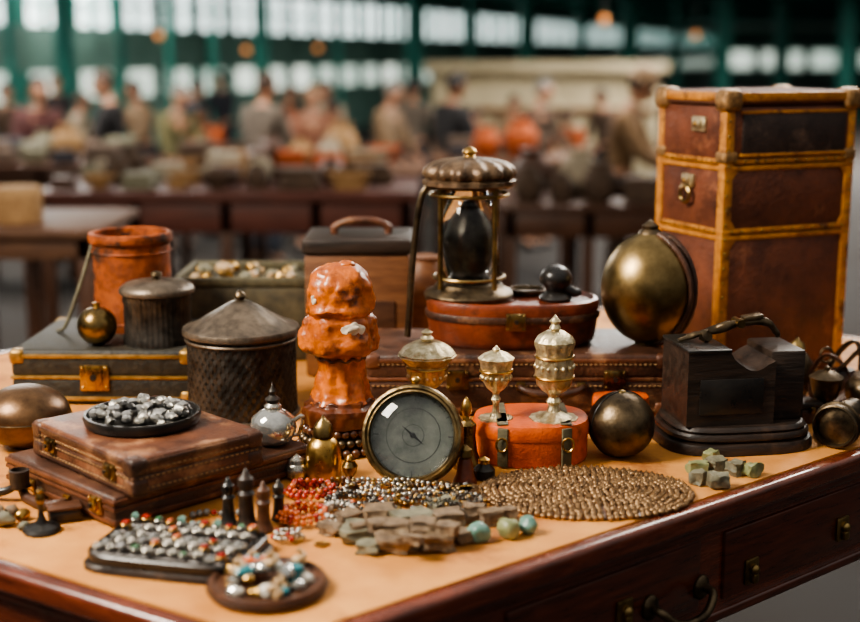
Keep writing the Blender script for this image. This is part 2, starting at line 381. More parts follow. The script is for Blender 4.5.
# jewellery suitcase behind
jy=2.74; jt=Z(278,jy); jw=135*M(jy,.1)
jc=thing('display_case','olive open display case of trinkets behind the large black canister','case',(X(242,jy,.1),jy+.12,0))
b=new(); box(b,(0,0,jt/2-.01),(jw,.24,jt-.02),.008); part('body',b,W['case'],jc)
b=new()
for s in (-1,1): box(b,(0,s*.115,jt-.01),(jw,.012,.02),.003); box(b,(s*(jw/2-.006),0,jt-.01),(.012,.24,.02),.003)
part('rim',b,W['strap'],jc)
# TRUNK
ta=radians(24); tw,td,th=.315,.228,.58
tcor=Vector((X(722,2.55,.3),2.55)); tcen=tcor+Vector((cos(ta),sin(ta)))*tw/2+Vector((-sin(ta),cos(ta)))*td/2
tr=thing('steamer_trunk','tall scuffed brown leather trunk with studded tan trim and brass latches at right','trunk',(tcen.x,tcen.y,0),ta)
z1,z2=.30,.438
for nm,a,c_,gx in (('lower_case',0,z1,0),('middle_case',z1,z2,0),('upper_case',z2,.553,.004)):
    b=new(); box(b,(0,0,(a+c_)/2),(tw+gx,td+gx,c_-a-.003),.006); rough(b,.0012,30,a*50); part(nm,b,W['trunk'],tr)
b=new(); box(b,(0,0,.567),(tw+.012,td+.012,.027),.007,3); part('lid',b,W['lidlea'],tr)
for z in (z1,z2):
    for dz in (.006,-.007):
        b=new(); box(b,(0,0,z+dz),(tw+.008,td+.008,.010),.002); part('tier_band',b,W['trim'],tr)
for sx in (-1,1):
    for sy in (-1,1):
        b=new(); box(b,(sx*(tw/2-.0072),sy*(td/2-.0072),.277),(.022,.022,.55),.003); part('edge_trim',b,W['trim'],tr)
for s in (-1,1):
    b=new(); box(b,(0,s*(td/2+.005),.570),(tw,.006,.018),.003); part('lid_trim',b,W['trim'],tr)
    b=new(); box(b,(s*(tw/2+.005),0,.570),(.006,td,.018),.003); part('lid_trim',b,W['trim'],tr)
for sx in (-1,1):
    for sy in (-1,1):
        b=new(); box(b,(sx*(tw/2-.010),sy*(td/2-.010),.563),(.046,.046,.046),.014,3)
        part('corner_cap',b,W['cap'],tr)
        for z in (.012,z2+.014):
            b=new(); box(b,(sx*(tw/2-.010),sy*(td/2-.010),z),(.034,.034,.024),.006,3); part('corner_plate',b,W['cap'],tr)
b=new(); box(b,(.006,-td/2-.002,.497),(tw-.060,.007,.082),.002); part('dark_panel',b,W['trunkp'],tr)
for z in (.456,.540):
    b=new(); box(b,(.006,-td/2-.004,z),(tw-.05,.006,.007),.002); part('panel_strip',b,W['trim'],tr)
def gusset(x0,sx,z_a,z_b,w_=.03):
    b=new(); yy=-td/2-.0035
    v=[b.verts.new((x0,yy,z_a)),b.verts.new((x0+w_*sx,yy,z_a)),b.verts.new((x0,yy,z_b))]
    w=[b.verts.new((q.co.x,-td/2+.002,q.co.z)) for q in v]; b.faces.new(v); b.faces.new(w[::-1])
    for i in range(3): b.faces.new((v[i],v[(i+1)%3],w[(i+1)%3],w[i]))
    part('gusset',b,W['trim'],tr,smooth=None)
gusset(-tw/2+.002,1,.306,.352); gusset(-tw/2+.002,1,.430,.39); gusset(-tw/2+.002,1,.292,.25); gusset(tw/2-.002,-1,.306,.352); gusset(tw/2-.002,-1,.430,.39)
def sidelatch(yl,zl,s):
    b=new(); box(b,(-tw/2-.004,yl,zl),(.008,s*1.5,s),.002); box(b,(-tw/2-.010,yl,zl+.002),(.01,s*.8,s*.6),.003); l=part('latch',b,W['pale'],tr)
    b=new(); ell(b,(-tw/2-.015,yl,zl),(.004,.006,.006),10,8); part('latch_knob',b,W['brass'],l)
sidelatch(-.03,.515,.03); sidelatch(-.0,.40,.026)
b=new(); ring(b,.016,.004,20,8,(-tw/2-.012,0,.372),'x'); part('ring_pull',b,W['bronze'],tr)
b=new(); ell(b,(0,0,0),(.003,.003,.003),8,6); st0=None
locs=[]
for z in (z1+.006,z2+.006):
    for i in range(12): locs+=[(-tw/2+.02+i*(tw-.04)/11,-td/2-.0045,z),(-tw/2-.0045,-td/2+.02+i*(td-.04)/11,z)]
for i in range(18): locs+=[(-tw/2+.004,-td/2-.0042,.03+i*.029),(tw/2-.006,-td/2-.0042,.03+i*.029)]
for loc in locs:
    if st0 is None: st0=part('stud',b,W['bronze'],tr); st0.location=loc
    else: c_=st0.copy(); C.objects.link(c_); c_.parent=tr; c_.location=loc
b=new(); tube(b,cat([(tw/2,-.05,.47),(tw/2+.02,-.04,.44),(tw/2+.025,0,.36),(tw/2+.02,.0,.3),(tw/2,-.02,.27)]),.007,8); part('side_strap',b,W['leatherd'],tr)
# =====================================================================
# TINS AND CANISTERS
cy=2.33
ct=thing('canister','large black mesh sided canister with conical grey lid beside the amber figure','canister',(X(242,cy,.1),cy,0))
p=prof(cy,0,[(53,None),(53.5,410),(53.5,332)])
SG=240; b=new(); lathe(b,dense(p,26),SG)
for i,v in enumerate(b.verts):
    rr_i,k=divmod(i,SG); q=1+.011*(1 if ((k//3)+(rr_i//2))%2 else -1); v.co.x*=q; v.co.y*=q
part('body',b,W['blackm'],ct)
for py in (410,337):
    b=new(); z=Z(py,cy); ring(b,54.8*M(cy,z),.0030,60,8,(0,0,z)); part('hoop',b,W['lid'],ct)
b=new(); lathe(b,prof(cy,0,[(53.5,334),(58,332),(58.8,329),(57.5,326),(52,325),(38,317),(22,308),(10,301),(0,300)]),120,rib=(20,.006)); ld=part('lid',b,W['lid'],ct)
b=new(); lathe(b,prof(cy,0,[(5,303),(9,301),(4,299),(6,296),(5,293),(0,289)]),20); part('finial',b,W['bronzed'],ld)
ry=2.6
rc=thing('rusty_tin','rusty orange open topped tin standing on the near-black suitcase','tin',(X(133,ry,.2),ry,GZ))
b=new(); lathe(b,dense(prof(ry,GZ,[(37,None),(38,322),(37.5,285),(38,243),(41,240),(41.5,236),(41,232),(38,231),(36,232),(36,262),(0,262)]),3),64); rough(b,.0025,25,3)
for v in b.verts: v.co.z=max(0,v.co.z)
part('body',b,W['rust'],rc)
for py in (318,250):
    b=new(); z=Z(py,ry)-GZ; ring(b,38.4*M(ry,z+GZ),.0022,48,6,(0,0,z)); part('hoop',b,W['rust'],rc)
b=new(); m_=M(ry,.2); tube(b,cat([(-38*m_,-.01,.17),(-44*m_,-.03,.12),(-53*m_,-.05,.06),(-62*m_,-.06,.012),(-70*m_,-.06,.004)]),.004,8); part('cord',b,W['strap'],rc,'olive cord hanging from its side')
ky=2.455
kc=thing('canister','small black lidded canister in front of the rusty tin','canister',(X(158,ky,.15),ky,GZ))
b=new(); lathe(b,prof(ky,GZ,[(33,None),(34,344),(34,334),(33,332),(33,302),(34,300),(34,292)]),160,rib=(40,.008)); part('body',b,W['blackm'],kc)
b=new(); lathe(b,prof(ky,GZ,[(34,293),(37,292),(37.5,289),(36,286),(30,282),(14,279),(0,279)]),48); ld=part('lid',b,W['lid'],kc)
b=new(); lathe(b,prof(ky,GZ,[(4,280),(4,277),(6,275),(5,272),(0,270.5)]),16); part('knob',b,W['bronzed'],ld)
sy_=2.43
bo=thing('brass_orb','small round brass bottle on the near-black suitcase beside the small canister','orb',(X(97,sy_,.15),sy_,GZ))
rr=19.5*M(sy_,.15)
b=new(); lathe(b,[(.3*rr,0)]+[(rr*sin(a),rr-rr*cos(a)) for a in [radians(q) for q in range(20,172,8)]]+[(0,2*rr-.001)],36); part('body',b,W['bronze'],bo)
b=new(); lathe(b,[(.008,2*rr-.004),(.006,2*rr+.004),(.008,2*rr+.007),(0,2*rr+.009)],16); part('stopper',b,W['brass'],bo)
oy=2.12
bb=thing('bronze_vessel','brown bronze squat oval vessel at the left edge of the table','vessel',(X(26,oy,.05),oy,0))
b=new(); rx=44*M(oy,.05); rz_=.053
lathe(b,[(rx*.35,0)]+[(rx*sin(radians(a)),rz_-rz_*cos(radians(a))) for a in range(25,172,7)]+[(0,2*rz_)],44); part('body',b,mat('brown_bronze',(124,94,66),(68,49,34),sc=18,rough=.36,metal=.7,bump=.15),bb)
b=new(); ring(b,rx*.995,.002,44,6,(0,0,rz_)); part('seam',b,W['bronzed'],bb)
# =====================================================================
# AMBER FIGURE and its beaded stand
ay=2.11; ax=X(341,ay,.15)
st=thing('beaded_stand','dark stack of brown beaded rings under the amber figure','stand',(ax-.003,ay,0))
hb=.046
for k in range(3):
    b=new(); rB=.068-.005*k; nb=28
    for i in range(nb):
        a=2*pi*(i+.5*k)/nb; ell(b,(rB*cos(a),rB*sin(a),.0078+k*.0152),(.0078,.0078,.0078),10,8)
    part('bead_ring',b,[W['dkbead'],W['bronzed'],W['dkbead']][k],st)
b=new(); lathe(b,[(.060,0),(.063,.002),(.053,hb-.001),(.051,hb)],36); part('core',b,W['woodd'],st)
am=thing('amber_figure','weathered amber orange carved figure with an irregular cap-like hooded head','figurine',(ax,ay,hb))
def carve(b,s,k=1):
    rough(b,.006*k,24,s); rough(b,.0030*k,62,s+3); rough(b,.0014*k,140,s+6)
b=new(); lathe(b,dense(prof(ay,hb,[(38,None),(39,409),(38,404),(33,401),(32,397)])),90,rib=(13,.04)); carve(b,7,.6)
for v in b.verts:
    if v.co.z<.004: v.co.z=max(0,v.co.z)
part('foot',b,W['amberd'],am,'dark flared foot')
b=new(); lathe(b,dense(prof(ay,hb,[(32,399),(29,394),(26,388),(24,378),(23,368),(23.5,358),(25,351),(28,344)])),120,rib=(9,.06)); carve(b,0,.8); part('stem',b,W['amber'],am)
mm=M(ay,.3)
b=new(); lathe(b,smoothp(prof(ay,hb,[(20,353),(33,350),(38,344),(38.5,335),(36,326),(34,318),(33.5,309),(34,300),(33.5,290),(31,279),(25,270),(15,264),(0,262)])),120)
zmid=Z(313,ay)-hb
for v in b.verts:
    a=atan2(v.co.y,v.co.x); dz=v.co.z-zmid
    g_=math.exp(-(dz/.006)**2); v.co.x*=1-.08*g_; v.co.y*=1-.08*g_
    v.co.x*=1-.03*math.cos(4*a)
    if dz<0:
        v.co.x*=1.05; q=1+.05*math.cos(7*a+1); v.co.x*=q; v.co.y*=q              # scalloped collar
    else:
        q=1+.03*math.cos(6*a+dz*60); v.co.x*=q; v.co.y*=q                         # twisting carved folds
    fr_=max(0,-sin(a)); v.co.y-=fr_*.006*math.exp(-((dz-.010)/.007)**2)
carve(b,4,1.0); hd=part('hood',b,W['amber'],am)
for dx,py,r_ in ((-10,267,7),(8,264,8)):
    b=new(); ell(b,(dx*mm,-.006,Z(py,ay)-hb),(r_*mm,r_*mm,r_*mm*.6),20,12); carve(b,dx,.6); part('crest_lump',b,W['amber'],hd)
for hw_,py,n_ in ((24.5,356,11),(31,398,13)):                                      # carved bands
    b=new(); z=Z(py,ay)-hb; r_=hw_*mm
    tube(b,[(r_*cos(2*pi*i/66),r_*sin(2*pi*i/66),z+.0022*sin(n_*2*pi*i/66)) for i in range(66)],.0026,8,True); part('carved_band',b,W['amberd'],am)
for i,(dx,py,sx_,sz_,hwp) in enumerate(((16,329,10,6,37),(-24,300,4,4,34))):
    a=math.asin(dx/hwp)
    b=rockbm((sx_*mm,3.5*mm,sz_*mm),i+3,3,.9); xf(b,Matrix.Translation((hwp*sin(a)*mm,-hwp*cos(a)*mm,Z(py,ay)-hb))@Matrix.Rotation(a,4,'Z')); part('pale_chip',b,W['white'],am,'chipped pale patch')
# =====================================================================
# LANTERN
ly=2.44; lx=X(469,ly,.3); LZ=OT
la=thing('lantern','bronze framed glass lantern with broad scalloped dome on the oval case','lantern',(lx,ly,LZ))
def LP(pts): return prof(ly,LZ,pts)
b=new(); lathe(b,LP([(44,None),(45,293),(43,290),(36,287),(34,284),(32,282),(0,282)]),48); part('base',b,W['bronzed'],la)
b=new(); lathe(b,smoothp(LP([(20,283),(24,272),(28,256),(29.5,240),(28,220),(22,202),(17,189)]),5),48); part('glass_chimney',b,W['smoke'],la)
b=new(); lathe(b,smoothp(LP([(14,282.5),(14,276),(12,270),(15,260),(18,246),(17,232),(12,218),(6,208),(4,202)]),5),40); part('inner_globe',b,W['blackm'],la)
ml=M(ly,.4)
for k in range(4):
    b=new(); a=radians(40+90*k); x_,y_=38*ml*cos(a),38*ml*sin(a); cyl(b,(x_,y_,Z(285,ly)-LZ),(x_,y_,Z(184,ly)-LZ),.0050,10); part('post',b,W['bronze'],la)
for hw_,py,th_ in ((36,276,.0035),(39,194,.0035)):
    b=new(); ring(b,hw_*ml,th_,36,8,(0,0,Z(py,ly)-LZ)); part('guard_ring',b,W['bronze'],la)
b=new(); lathe(b,LP([(30,188),(42,187),(46,184),(46,180),(42,178),(0,178)]),112,rib=(14,.025)); part('brim',b,W['dome'],la)
b=new(); lathe(b,smoothp(LP([(41,179),(45,174),(43,167),(34,161),(20,158),(9,157),(0,157)]),4),112,rib=(14,.05)); dm=part('dome',b,W['dome'],la)
b=new(); lathe(b,LP([(7,158),(5,155),(7.5,152),(6,149),(0,146)]),18); part('finial',b,W['brass'],dm)
b=new(); pts=[(427,186),(420,200),(415,235),(411,275),(409,310)]
q=[((px-469)*ml,-.012,Z(py,ly)-LZ) for px,py in pts]; q.append((q[-1][0]-.004,-.012,BZ-LZ+.006))
tube(b,cat(q),.0065,10); part('side_bracket',b,W['bronzed'],la)
qx=X(556,2.41,.25)
bk=thing('black_bulb','small black rounded bulb with a spout on the oval case','ornament',(qx,2.41,OT))
b=new(); k_=M(2.41,.22); lathe(b,[(15*k_,0),(17*k_,3*k_),(14*k_,7*k_),(9*k_,9*k_),(10*k_,12*k_),(15.5*k_,18*k_),(16.5*k_,24*k_),(13*k_,31*k_),(6*k_,35*k_),(0,36*k_)],32); part('body',b,W['black'],bk)
b=new(); tube(b,cat([(8*k_,0,14*k_),(18*k_,-2*k_,8*k_),(25*k_,-2*k_,9*k_)]),[6*k_,5*k_,3*k_],10); part('spout',b,W['black'],bk)
b=new(); lathe(b,[(.028,0),(.034,.004),(.036,.012),(.034,.012),(.031,.006),(0,.005)],32)
solo('shallow_dish',b,W['bronzed'],'small dark dish on the oval case right of the lantern','dish',(X(528,2.47,.25),2.475,OT))
fy=2.4; fz=BZ+.0005; fx=X(648,fy,.2)
fl=thing('round_flask','large round dull brass flask with leather straps leaning near the tall trunk','flask',(fx,fy,fz))
rf=47*M(fy,.2); rv=(Z(233,fy)-fz)/2
pf=[(rf*.25,0)]+[(rf*sin(radians(a)),rv-rv*cos(radians(a))) for a in range(15,158,6)]
pf+=[(rf*.30,1.965*rv),(rf*.22,2.02*rv)]
b=new(); lathe(b,pf,64); part('body',b,W['flask'],fl)
b=new(); lathe(b,[(.024,1.97*rv),(.021,2.03*rv),(.015,2*rv+.008),(.016,2*rv+.014),(.008,2*rv+.02),(0,2*rv+.027)],24); part('stopper',b,W['bronzed'],fl)
for ph,tw_ in ((radians(-62),.35),(radians(-14),-.3)):
    b=new(); pts=[]
    for k in range(15):
        a=radians(14+k*11); h=ph+tw_*sin(a)
        pts.append(((rf+.003)*sin(a)*cos(h),(rf+.003)*sin(a)*sin(h),max(.006,rv+(rv+.003)*cos(a))))
    tube(b,pts,.0056,10); part('strap',b,W['leatherd'],fl)
# =====================================================================
# BLACK PEDESTAL BOX, right
by=2.16; bx=X(731,by,.05); bz_=radians(9)
pb_=thing('pedestal_box','worn dark wooden block with a curved notch in its top on a layered base','stand',(bx,by,0),bz_)
b=new(); lathe(b,[(1,0),(1.0,.012),(.98,.017),(.94,.019)],72,se(.132,.1,3)); part('plinth',b,W['bwood'],pb_)
b=new(); lathe(b,[(.90,.019),(.945,.024),(.945,.030),(.92,.034)],72,se(.132,.1,3.2)); part('plinth_step',b,W['bwood'],pb_)
b=new(); lathe(b,[(.87,.034),(.89,.038),(.87,.043),(.85,.045)],72,se(.132,.1,3.6)); part('plinth_step',b,W['bwood'],pb_)
bt=Z(350,2.1); z0=.045
pts=[(-.106,z0),(.046,z0),(.046,bt-.018)]
pts+=[(.040-.0075*q,bt-.018-.016*sin(q*pi/8)) for q in range(1,8)]
pts+=[(-.026,bt-.014),(-.034,bt),(-.106,bt)]
b=new(); prism(b,pts,-.071,.055); part('main_block',b,W['bwood'],pb_,smooth=30)
b=new(); box(b,(.077,.004,(z0+bt-.006)/2),(.062,.11,bt-.006-z0),.005); part('side_block',b,W['bwood'],pb_)
b=new(); box(b,(-.070,-.008,bt+.002),(.076,.133,.006),.002); part('top_edge',b,W['black'],pb_)
b=new(); box(b,(-.03,-.0725,.095),(.11,.003,.06),.001); part('front_panel',b,W['black'],pb_)
lz=thing('metal_fitting','slim blackened bronze fitting arched across the top of the dark block','fitting',(bx-.005,by-.010,bt+.005),radians(8))
b=new(); tube(b,cat([(-.095,0,.004),(-.07,.006,.008),(-.045,.004,.015),(-.015,0,.024),(.015,-.002,.032),(.045,0,.033),(.07,.004,.022),(.082,.008,.004)]),[.003,.005,.007,.008,.008,.009,.007,.005],14,flat=.75); rough(b,.004,55,2)
for v in b.verts: v.co.z=max(v.co.z,0)
part('curved_arm',b,W['bronzed'],lz)
b=new(); box(b,(.032,0,.040),(.036,.024,.009),.003,rot=Matrix.Rotation(radians(-8),3,'Y')); rough(b,.003,70,4); part('plate',b,W['bronzed'],lz)
b=new(); cyl(b,(.008,-.016,.031),(.008,.016,.031),.0075,16); part('pivot',b,W['bronze'],lz)
b=rockbm((.011,.009,.011),35,2,.6); xf(b,Matrix.Translation((-.05,-.004,0))); part('cast_lump',b,W['bronzed'],lz)
# dark sphere
dy_=2.06; rs=33.5*M(dy_,.05)
dk=thing('dark_orb','dark steel orb beside the orange leather box','orb',(X(621,dy_,.05),dy_,0))
b=new(); lathe(b,[(rs*.2,0)]+[(rs*sin(radians(a)),rs-rs*cos(radians(a))) for a in range(12,176,6)]+[(0,2*rs)],48); part('body',b,W['bronzed'],dk)
b=new(); pts=[(rs*1.004*sin(radians(a))*cos(.4),rs*1.004*sin(radians(a))*sin(.4),rs+rs*1.004*cos(radians(a))) for a in range(0,360,8)]; tube(b,pts,.0012,6,True); part('seam',b,W['black'],dk)
b=new(); lathe(b,[(.008,2*rs-.003),(.006,2*rs+.002),(0,2*rs+.004)],14); part('cap',b,W['bronze'],dk)
b=new(); lathe(b,[(.95,0),(1,.005),(1,.05),(.96,.056),(0,.056)],40,se(.05,.03,3))
pu=thing('orange_purse','small flat orange leather purse behind the dark orb','purse',(X(622,2.22,.03),2.24,0)); part('body',b,W['orange'],pu)
b=new(); box(b,(0,-.028,.04),(.07,.008,.026),.003); part('flap',b,W['orange'],pu)
# =====================================================================
# ORANGE ROUND BOX with chalices
ox,oy2=X(531,2.06,.03),2.068; OH=.07
ob=thing('orange_box','round orange leather box with olive straps under the chalice and goblet','box',(ox,oy2,0))
so=se(.093,.077,2.4)
b=new(); lathe(b,[(.96,0),(1,.006),(1,.046)],64,so); part('body',b,W['orange'],ob)
b=new(); lathe(b,[(1.02,.044),(1.03,.047),(1.03,.06),(.99,.068),(.9,OH),(0,OH)],64,so); part('lid',b,W['orange'],ob)
for x_ in (-.05,.052):
    yf=-.077*(1-(abs(x_)/.093)**2.4)**(1/2.4)*1.035
    b=new(); box(b,(x_,yf,.034),(.018,.006,.064),.002,rot=Matrix.Rotation(.45*(1 if x_>0 else -1),3,'Z')); s_=part('strap',b,W['strap'],ob)
    b=new(); box(b,(x_,0,OH+.0005),(.018,-2*yf*.93,.002),.0005); part('top_strap',b,W['strap'],ob)
    b=new(); ring(b,.009,.0018,16,6,(x_*1.04,yf-.006,.04),'y',.011); part('buckle',b,W['brass'],s_)
def goblet(name,label,catg,px,y,zb,foot,cup,lid,fin,m,bands,beads=()):
    t=thing(name,label,catg,(X(px,y,zb+.05),y,zb))
    b=new(); lathe(b,prof(y,zb,foot),72,rib=(12,.03)); part('foot',b,m,t)
    b=new(); lathe(b,prof(y,zb,cup),96,rib=(12,.03)); c_=part('cup',b,m,t)
    for hw_,py in bands:
        b=new(); z=Z(py,y); ring(b,hw_*M(y,z),.0022,36,6,(0,0,z-zb)); part('band',b,W['brass'],c_)
    for hw_,py in beads:
        b=new(); z=Z(py,y); r_=hw_*M(y,z)
        for i in range(16): ell(b,(r_*cos(i*pi/8),r_*sin(i*pi/8),z-zb),(.0036,.0036,.0045),8,6)
        part('relief',b,m,c_)
    b=new(); lathe(b,prof(y,zb,lid),72,rib=(12,.025)); l_=part('lid',b,m,t)
    b=new(); lathe(b,prof(y,zb,fin),16); part('finial',b,m,l_)
    return t
zO=OH+.0015
goblet('chalice','tall lidded gilt chalice standing on the orange box','chalice',554,2.045,zO,[(24,None),(25,423),(23,419),(14,415),(7,411),(5,405),(8,401),(5,397),(6,393)],[(6,394),(12,390),(17,384),(19,374),(18.5,360),(18,350),(20,345),(20,342),(18,343),(0,346)],[(19,343),(20,341),(17,336),(9,331),(0,330)],[(4,331),(6,328),(4,324),(6,321),(3,318),(0,314)],W['pale'],[(19.5,376),(19,356)],[(19,366)])
goblet('goblet','smaller lidded gilt goblet left of the tall chalice','goblet',496,2.045,zO,[(17,None),(18,424),(15,421),(6,417),(3.5,411),(3,403),(5,399),(3,395),(4,391)],[(4,392),(9,388),(13,381),(15,371),(16,363),(18,358),(16,358),(0,362)],[(16,360),(18,358),(13,354),(6,351),(0,350)],[(3,351),(4,349),(2,347),(0,345)],W['pale'],[(16,370)],[(14.5,377)])
goblet('lidded_urn','stemmed silver gilt cup with a wide rim and domed lid behind the compass','urn',427,2.2,0,[(22,None),(23,428),(20,424),(9,418),(6,408),(5,398),(8,394),(5,390)],[(5,391),(10,387),(17,380),(20,371),(20,364),(25,359),(29,355),(27,354),(0,359)],[(27,356),(28,353),(23,347),(14,342),(0,340)],[(5,341),(7,338),(4,335),(6,332),(0,328)],W['pale'],[(20.5,367)],[(18.5,376)])
# =====================================================================
# COMPASS
ccx,ccy=X(413,1.95,.07),1.92
rC=50.5*M(1.94,.07); lean=radians(20)
cmz=rC*cos(lean)+.004
cm=thing('compass','large round glass faced compass with worn brass rim propped upright','compass',(ccx,ccy,0))
MX=Matrix.Translation((0,0,cmz))@Matrix.Rotation(radians(-8),4,'Z')@Matrix.Rotation(pi/2-lean,4,'X')
def cmp(name,b,m,par,lab=None): xf(b,MX); return part(name,b,m,par,lab)
b=new(); lathe(b,[(rC*.78,-.020),(rC*.96,-.018),(rC,-.009),(rC,.008),(rC*.97,.014),(rC*.92,.016),(rC*.89,.012),(rC*.85,.013),(rC*.82,.008),(rC*.82,-.010),(rC*.78,-.010)],64); rim=cmp('rim',b,W['rim'],cm)
b=new(); lathe(b,[(rC*.84,-.018),(rC*.84,-.009),(0,-.009)],64); dl=cmp('dial',b,W['dial'],cm)
b=new()
for k in range(36):
    a=2*pi*k/36; l_=.12 if k%9==0 else (.08 if k%3==0 else .045); r_=rC*(.76-l_/2)
    box(b,(r_*cos(a),r_*sin(a),-.0085),(rC*l_,.0013 if k%9==0 else .0009,.0006),0,rot=Matrix.Rotation(a,3,'Z'))
ring(b,rC*.77,.0005,64,4,(0,0,-.0085)); ring(b,rC*.5,.0004,48,4,(0,0,-.0085)); ring(b,rC*.2,.0004,32,4,(0,0,-.0085))
cmp('dial_marks',b,W['mark'],dl)
b=new()
for s in (1,-1):
    v=[b.verts.new(q) for q in ((-.0018,0,-.007),(.0018,0,-.007),(0,s*rC*.30,-.007),(0,0,-.0055))]
    b.faces.new((v[0],v[3],v[2])); b.faces.new((v[3],v[1],v[2])); b.faces.new((v[0],v[2],v[1]))
ell(b,(0,0,-.006),(.004,.004,.002),12,8); xf(b,Matrix.Rotation(.9,4,'Z')); cmp('needle',b,W['black'],dl)
b=new(); lathe(b,[(rC*.83,.003),(rC*.83,.006),(rC*.72,.012),(rC*.5,.018),(rC*.25,.021),(0,.022)],64); cmp('glass',b,W['glass'],cm)
b=new(); ell(b,(0,rC+.006,0),(.008,.007,.006),14,10); cmp('crown',b,W['brass'],cm)
b=new(); tube(b,[(0,.02,cmz*.9),(0,.072,.004)],.004,8); box(b,(0,.068,.003),(.05,.012,.006),.002); part('prop',b,W['bronzed'],cm)
def turned(name,label,catg,px,basepy,pts,m,group=None,seg=28,zb=0,y=None,parts=None,rib=None):
    y=y or Y(basepy,zb); t=thing(name,label,catg,(X(px,y,zb),y,zb),0,group)
    for nm,pp,mm_ in ([('body',pts,m)]+(parts or [])):
        b=new(); lathe(b,prof(y,zb,pp),seg,rib=rib if nm=='body' else None); part(nm,b,mm_,t)
    return t
turned('brass_jar','small brass jar with domed stopper left of the compass','jar',324,478,[(16,None),(17.5,474),(18,460),(17,446),(13,440),(9,437)],W['brass'],parts=[('stopper',[(9,438),(11,435),(10,428),(7,422),(3,419),(0,414)],W['bronze'])])
turned('bell','small brown bell shaped figure right of the compass','bell',465,484,[(12,None),(12,480),(9,474),(8,464),(6,458)],W['redlea'],parts=[('knob',[(5,459),(8,455),(7,449),(3,446),(0,444)],W['bronze'])])
gl=turned('bronze_bell','tall narrow bronze handbell behind the brown bell','bell',466,466,[(15,None),(15,462),(11,452),(9,436),(10,424),(6,420)],W['bronze'],rib=(8,.03),parts=[('handle',[(4,421),(3,416),(6,411),(5,404),(3,400),(0,396)],W['brass'])])
turned('coin_dish','shallow brass dish in front of the brown bell','dish',462,494,[(14,None),(20,491),(21,489),(19,489),(0,491.5)],W['bronze'])
turned('charm','tiny bronze urn shaped charm between the brass jar and compass','charm',350,482,[(6,None),(7,480),(3,477),(7,471),(8,466),(5,461),(6,459)],W['bronze'],parts=[('cap',[(5,460),(3,456),(0,453)],W['brass'])])
turned('salt_pot','tiny silver pot with lid in front of the amber figure stand','pot',297,478,[(8,None),(11,475),(12,469),(10,464),(8,462)],W['silver'],parts=[('cap',[(9,463),(8,459),(3,456),(0,453)],W['silver'])])
turned('inkwell','small dark inkwell standing by the right side of the compass','inkwell',484,478,[(9,None),(11,476),(11,469),(7,465),(5,462)],W['blackm'],parts=[('cap',[(6,463),(6,459),(2,457),(0,456)],W['brass'])])
# glass ball on lower case
lc=Fx+Vector((cos(radians(46)),sin(radians(46))))*.318+Vector((-sin(radians(46)),cos(radians(46))))*.04
g=thing('glass_ornament','silvered glass ball bottle with dark spire stopper on lower leather case','bottle',(lc.x,lc.y,hL))
b=new(); k_=M(lc.y,.06); 
lathe(b,[(9*k_,0),(14*k_,2*k_),(21*k_,9*k_),(23.5*k_,18*k_),(21*k_,28*k_),(13*k_,35*k_),(7*k_,38*k_)],36); part('body',b,W['mercury'],g)
b=new(); lathe(b,[(8*k_,37*k_),(9*k_,40*k_),(6*k_,43*k_)],20); part('collar',b,W['silver'],g)
b=new(); lathe(b,[(6*k_,43*k_),(8*k_,47*k_),(3*k_,51*k_),(4*k_,55*k_),(1.2*k_,60*k_),(0,66*k_)],16); part('stopper',b,W['blackm'],g)
b=new(); tube(b,cat([(20*k_,0,24*k_),(30*k_,-2*k_,30*k_),(26*k_,0,12*k_),(20*k_,0,10*k_)]),2*k_,8); part('handle',b,W['silver'],g)
for px,bp,s,m,lab in ((247,527,1.0,'bwood','black turned chess-like figure, tallest beside the leather cases'),(264,531,.85,'woodd','brown turned chess-like figure right of the black one'),(229,524,.8,'black','glossy black chess-like figure nearest the case corner'),(279,520,.7,'blackm','short dark metal chess-like figure next to red beads')):
    d=lambda v: bp-v*s
    t=turned('chess_figure',lab,'figurine',px,bp,[(10*s,None),(11*s,d(3)),(9*s,d(7)),(8*s,d(14)),(7*s,d(30)),(9*s,d(34)),(6*s,d(38))],W[m],parts=[('head',[(6*s,d(37)),(8.5*s,d(42)),(8*s,d(49)),(4*s,d(53)),(3*s,d(56)),(0,d(60))],W[m])])
t=turned('seal_stamp','small black stamp with a round foot and thin stem at far left','stamp',42,531,[(18,None),(19,529),(17,526),(6,523),(3,516),(2.5,507),(4,502)],W['black'],parts=[('grip',[(4,503),(5,498),(3,493),(4,490),(0,487)],W['bronze'])])
b=new(); tube(b,cat([(-.03,0,.012),(0,0,.012),(.03,-.004,.016),(.05,-.004,.03)]),[.009,.008,.006,.006],10)
pz=gp(-12,500); pi_=thing('tobacco_pipe','dark curved pipe with round bowl at the left edge','pipe',(pz.x,pz.y,0)); part('stem',b,W['black'],pi_)
b=new(); lathe(b,[(.008,0),(.014,.004),(.015,.03),(.012,.031),(.011,.02),(0,.02)],20,c=(.05,-.004,.018)); part('bowl',b,W['bwood'],pi_)
p_=gp(60,526); bx_=thing('tiny_box','tiny dark wooden box beside the black stamp at left','box',(p_.x,p_.y+.025,0),.4)
b=new(); box(b,(0,0,.009),(.045,.03,.018),.004); part('body',b,W['bwood'],bx_)
b=new(); box(b,(0,0,.0205),(.047,.032,.005),.002); part('lid',b,W['woodd'],bx_)
for i,(px,py,r_,m) in enumerate(((4,526,12,'rockg'),(22,520,9,'brass'),(12,515,9,'rock'),(-6,518,11,'rock'),(24,529,6,'rockg'))):
    k_=M(Y(py)); g_=gp(px,py); solo('stone_lump',rockbm((r_*k_,r_*k_*.8,r_*k_*.7),i+80,2,.4),W[m],'small worn stone lump at the left table edge','stone',(g_.x,g_.y,0),i,'stone lumps at the left edge')
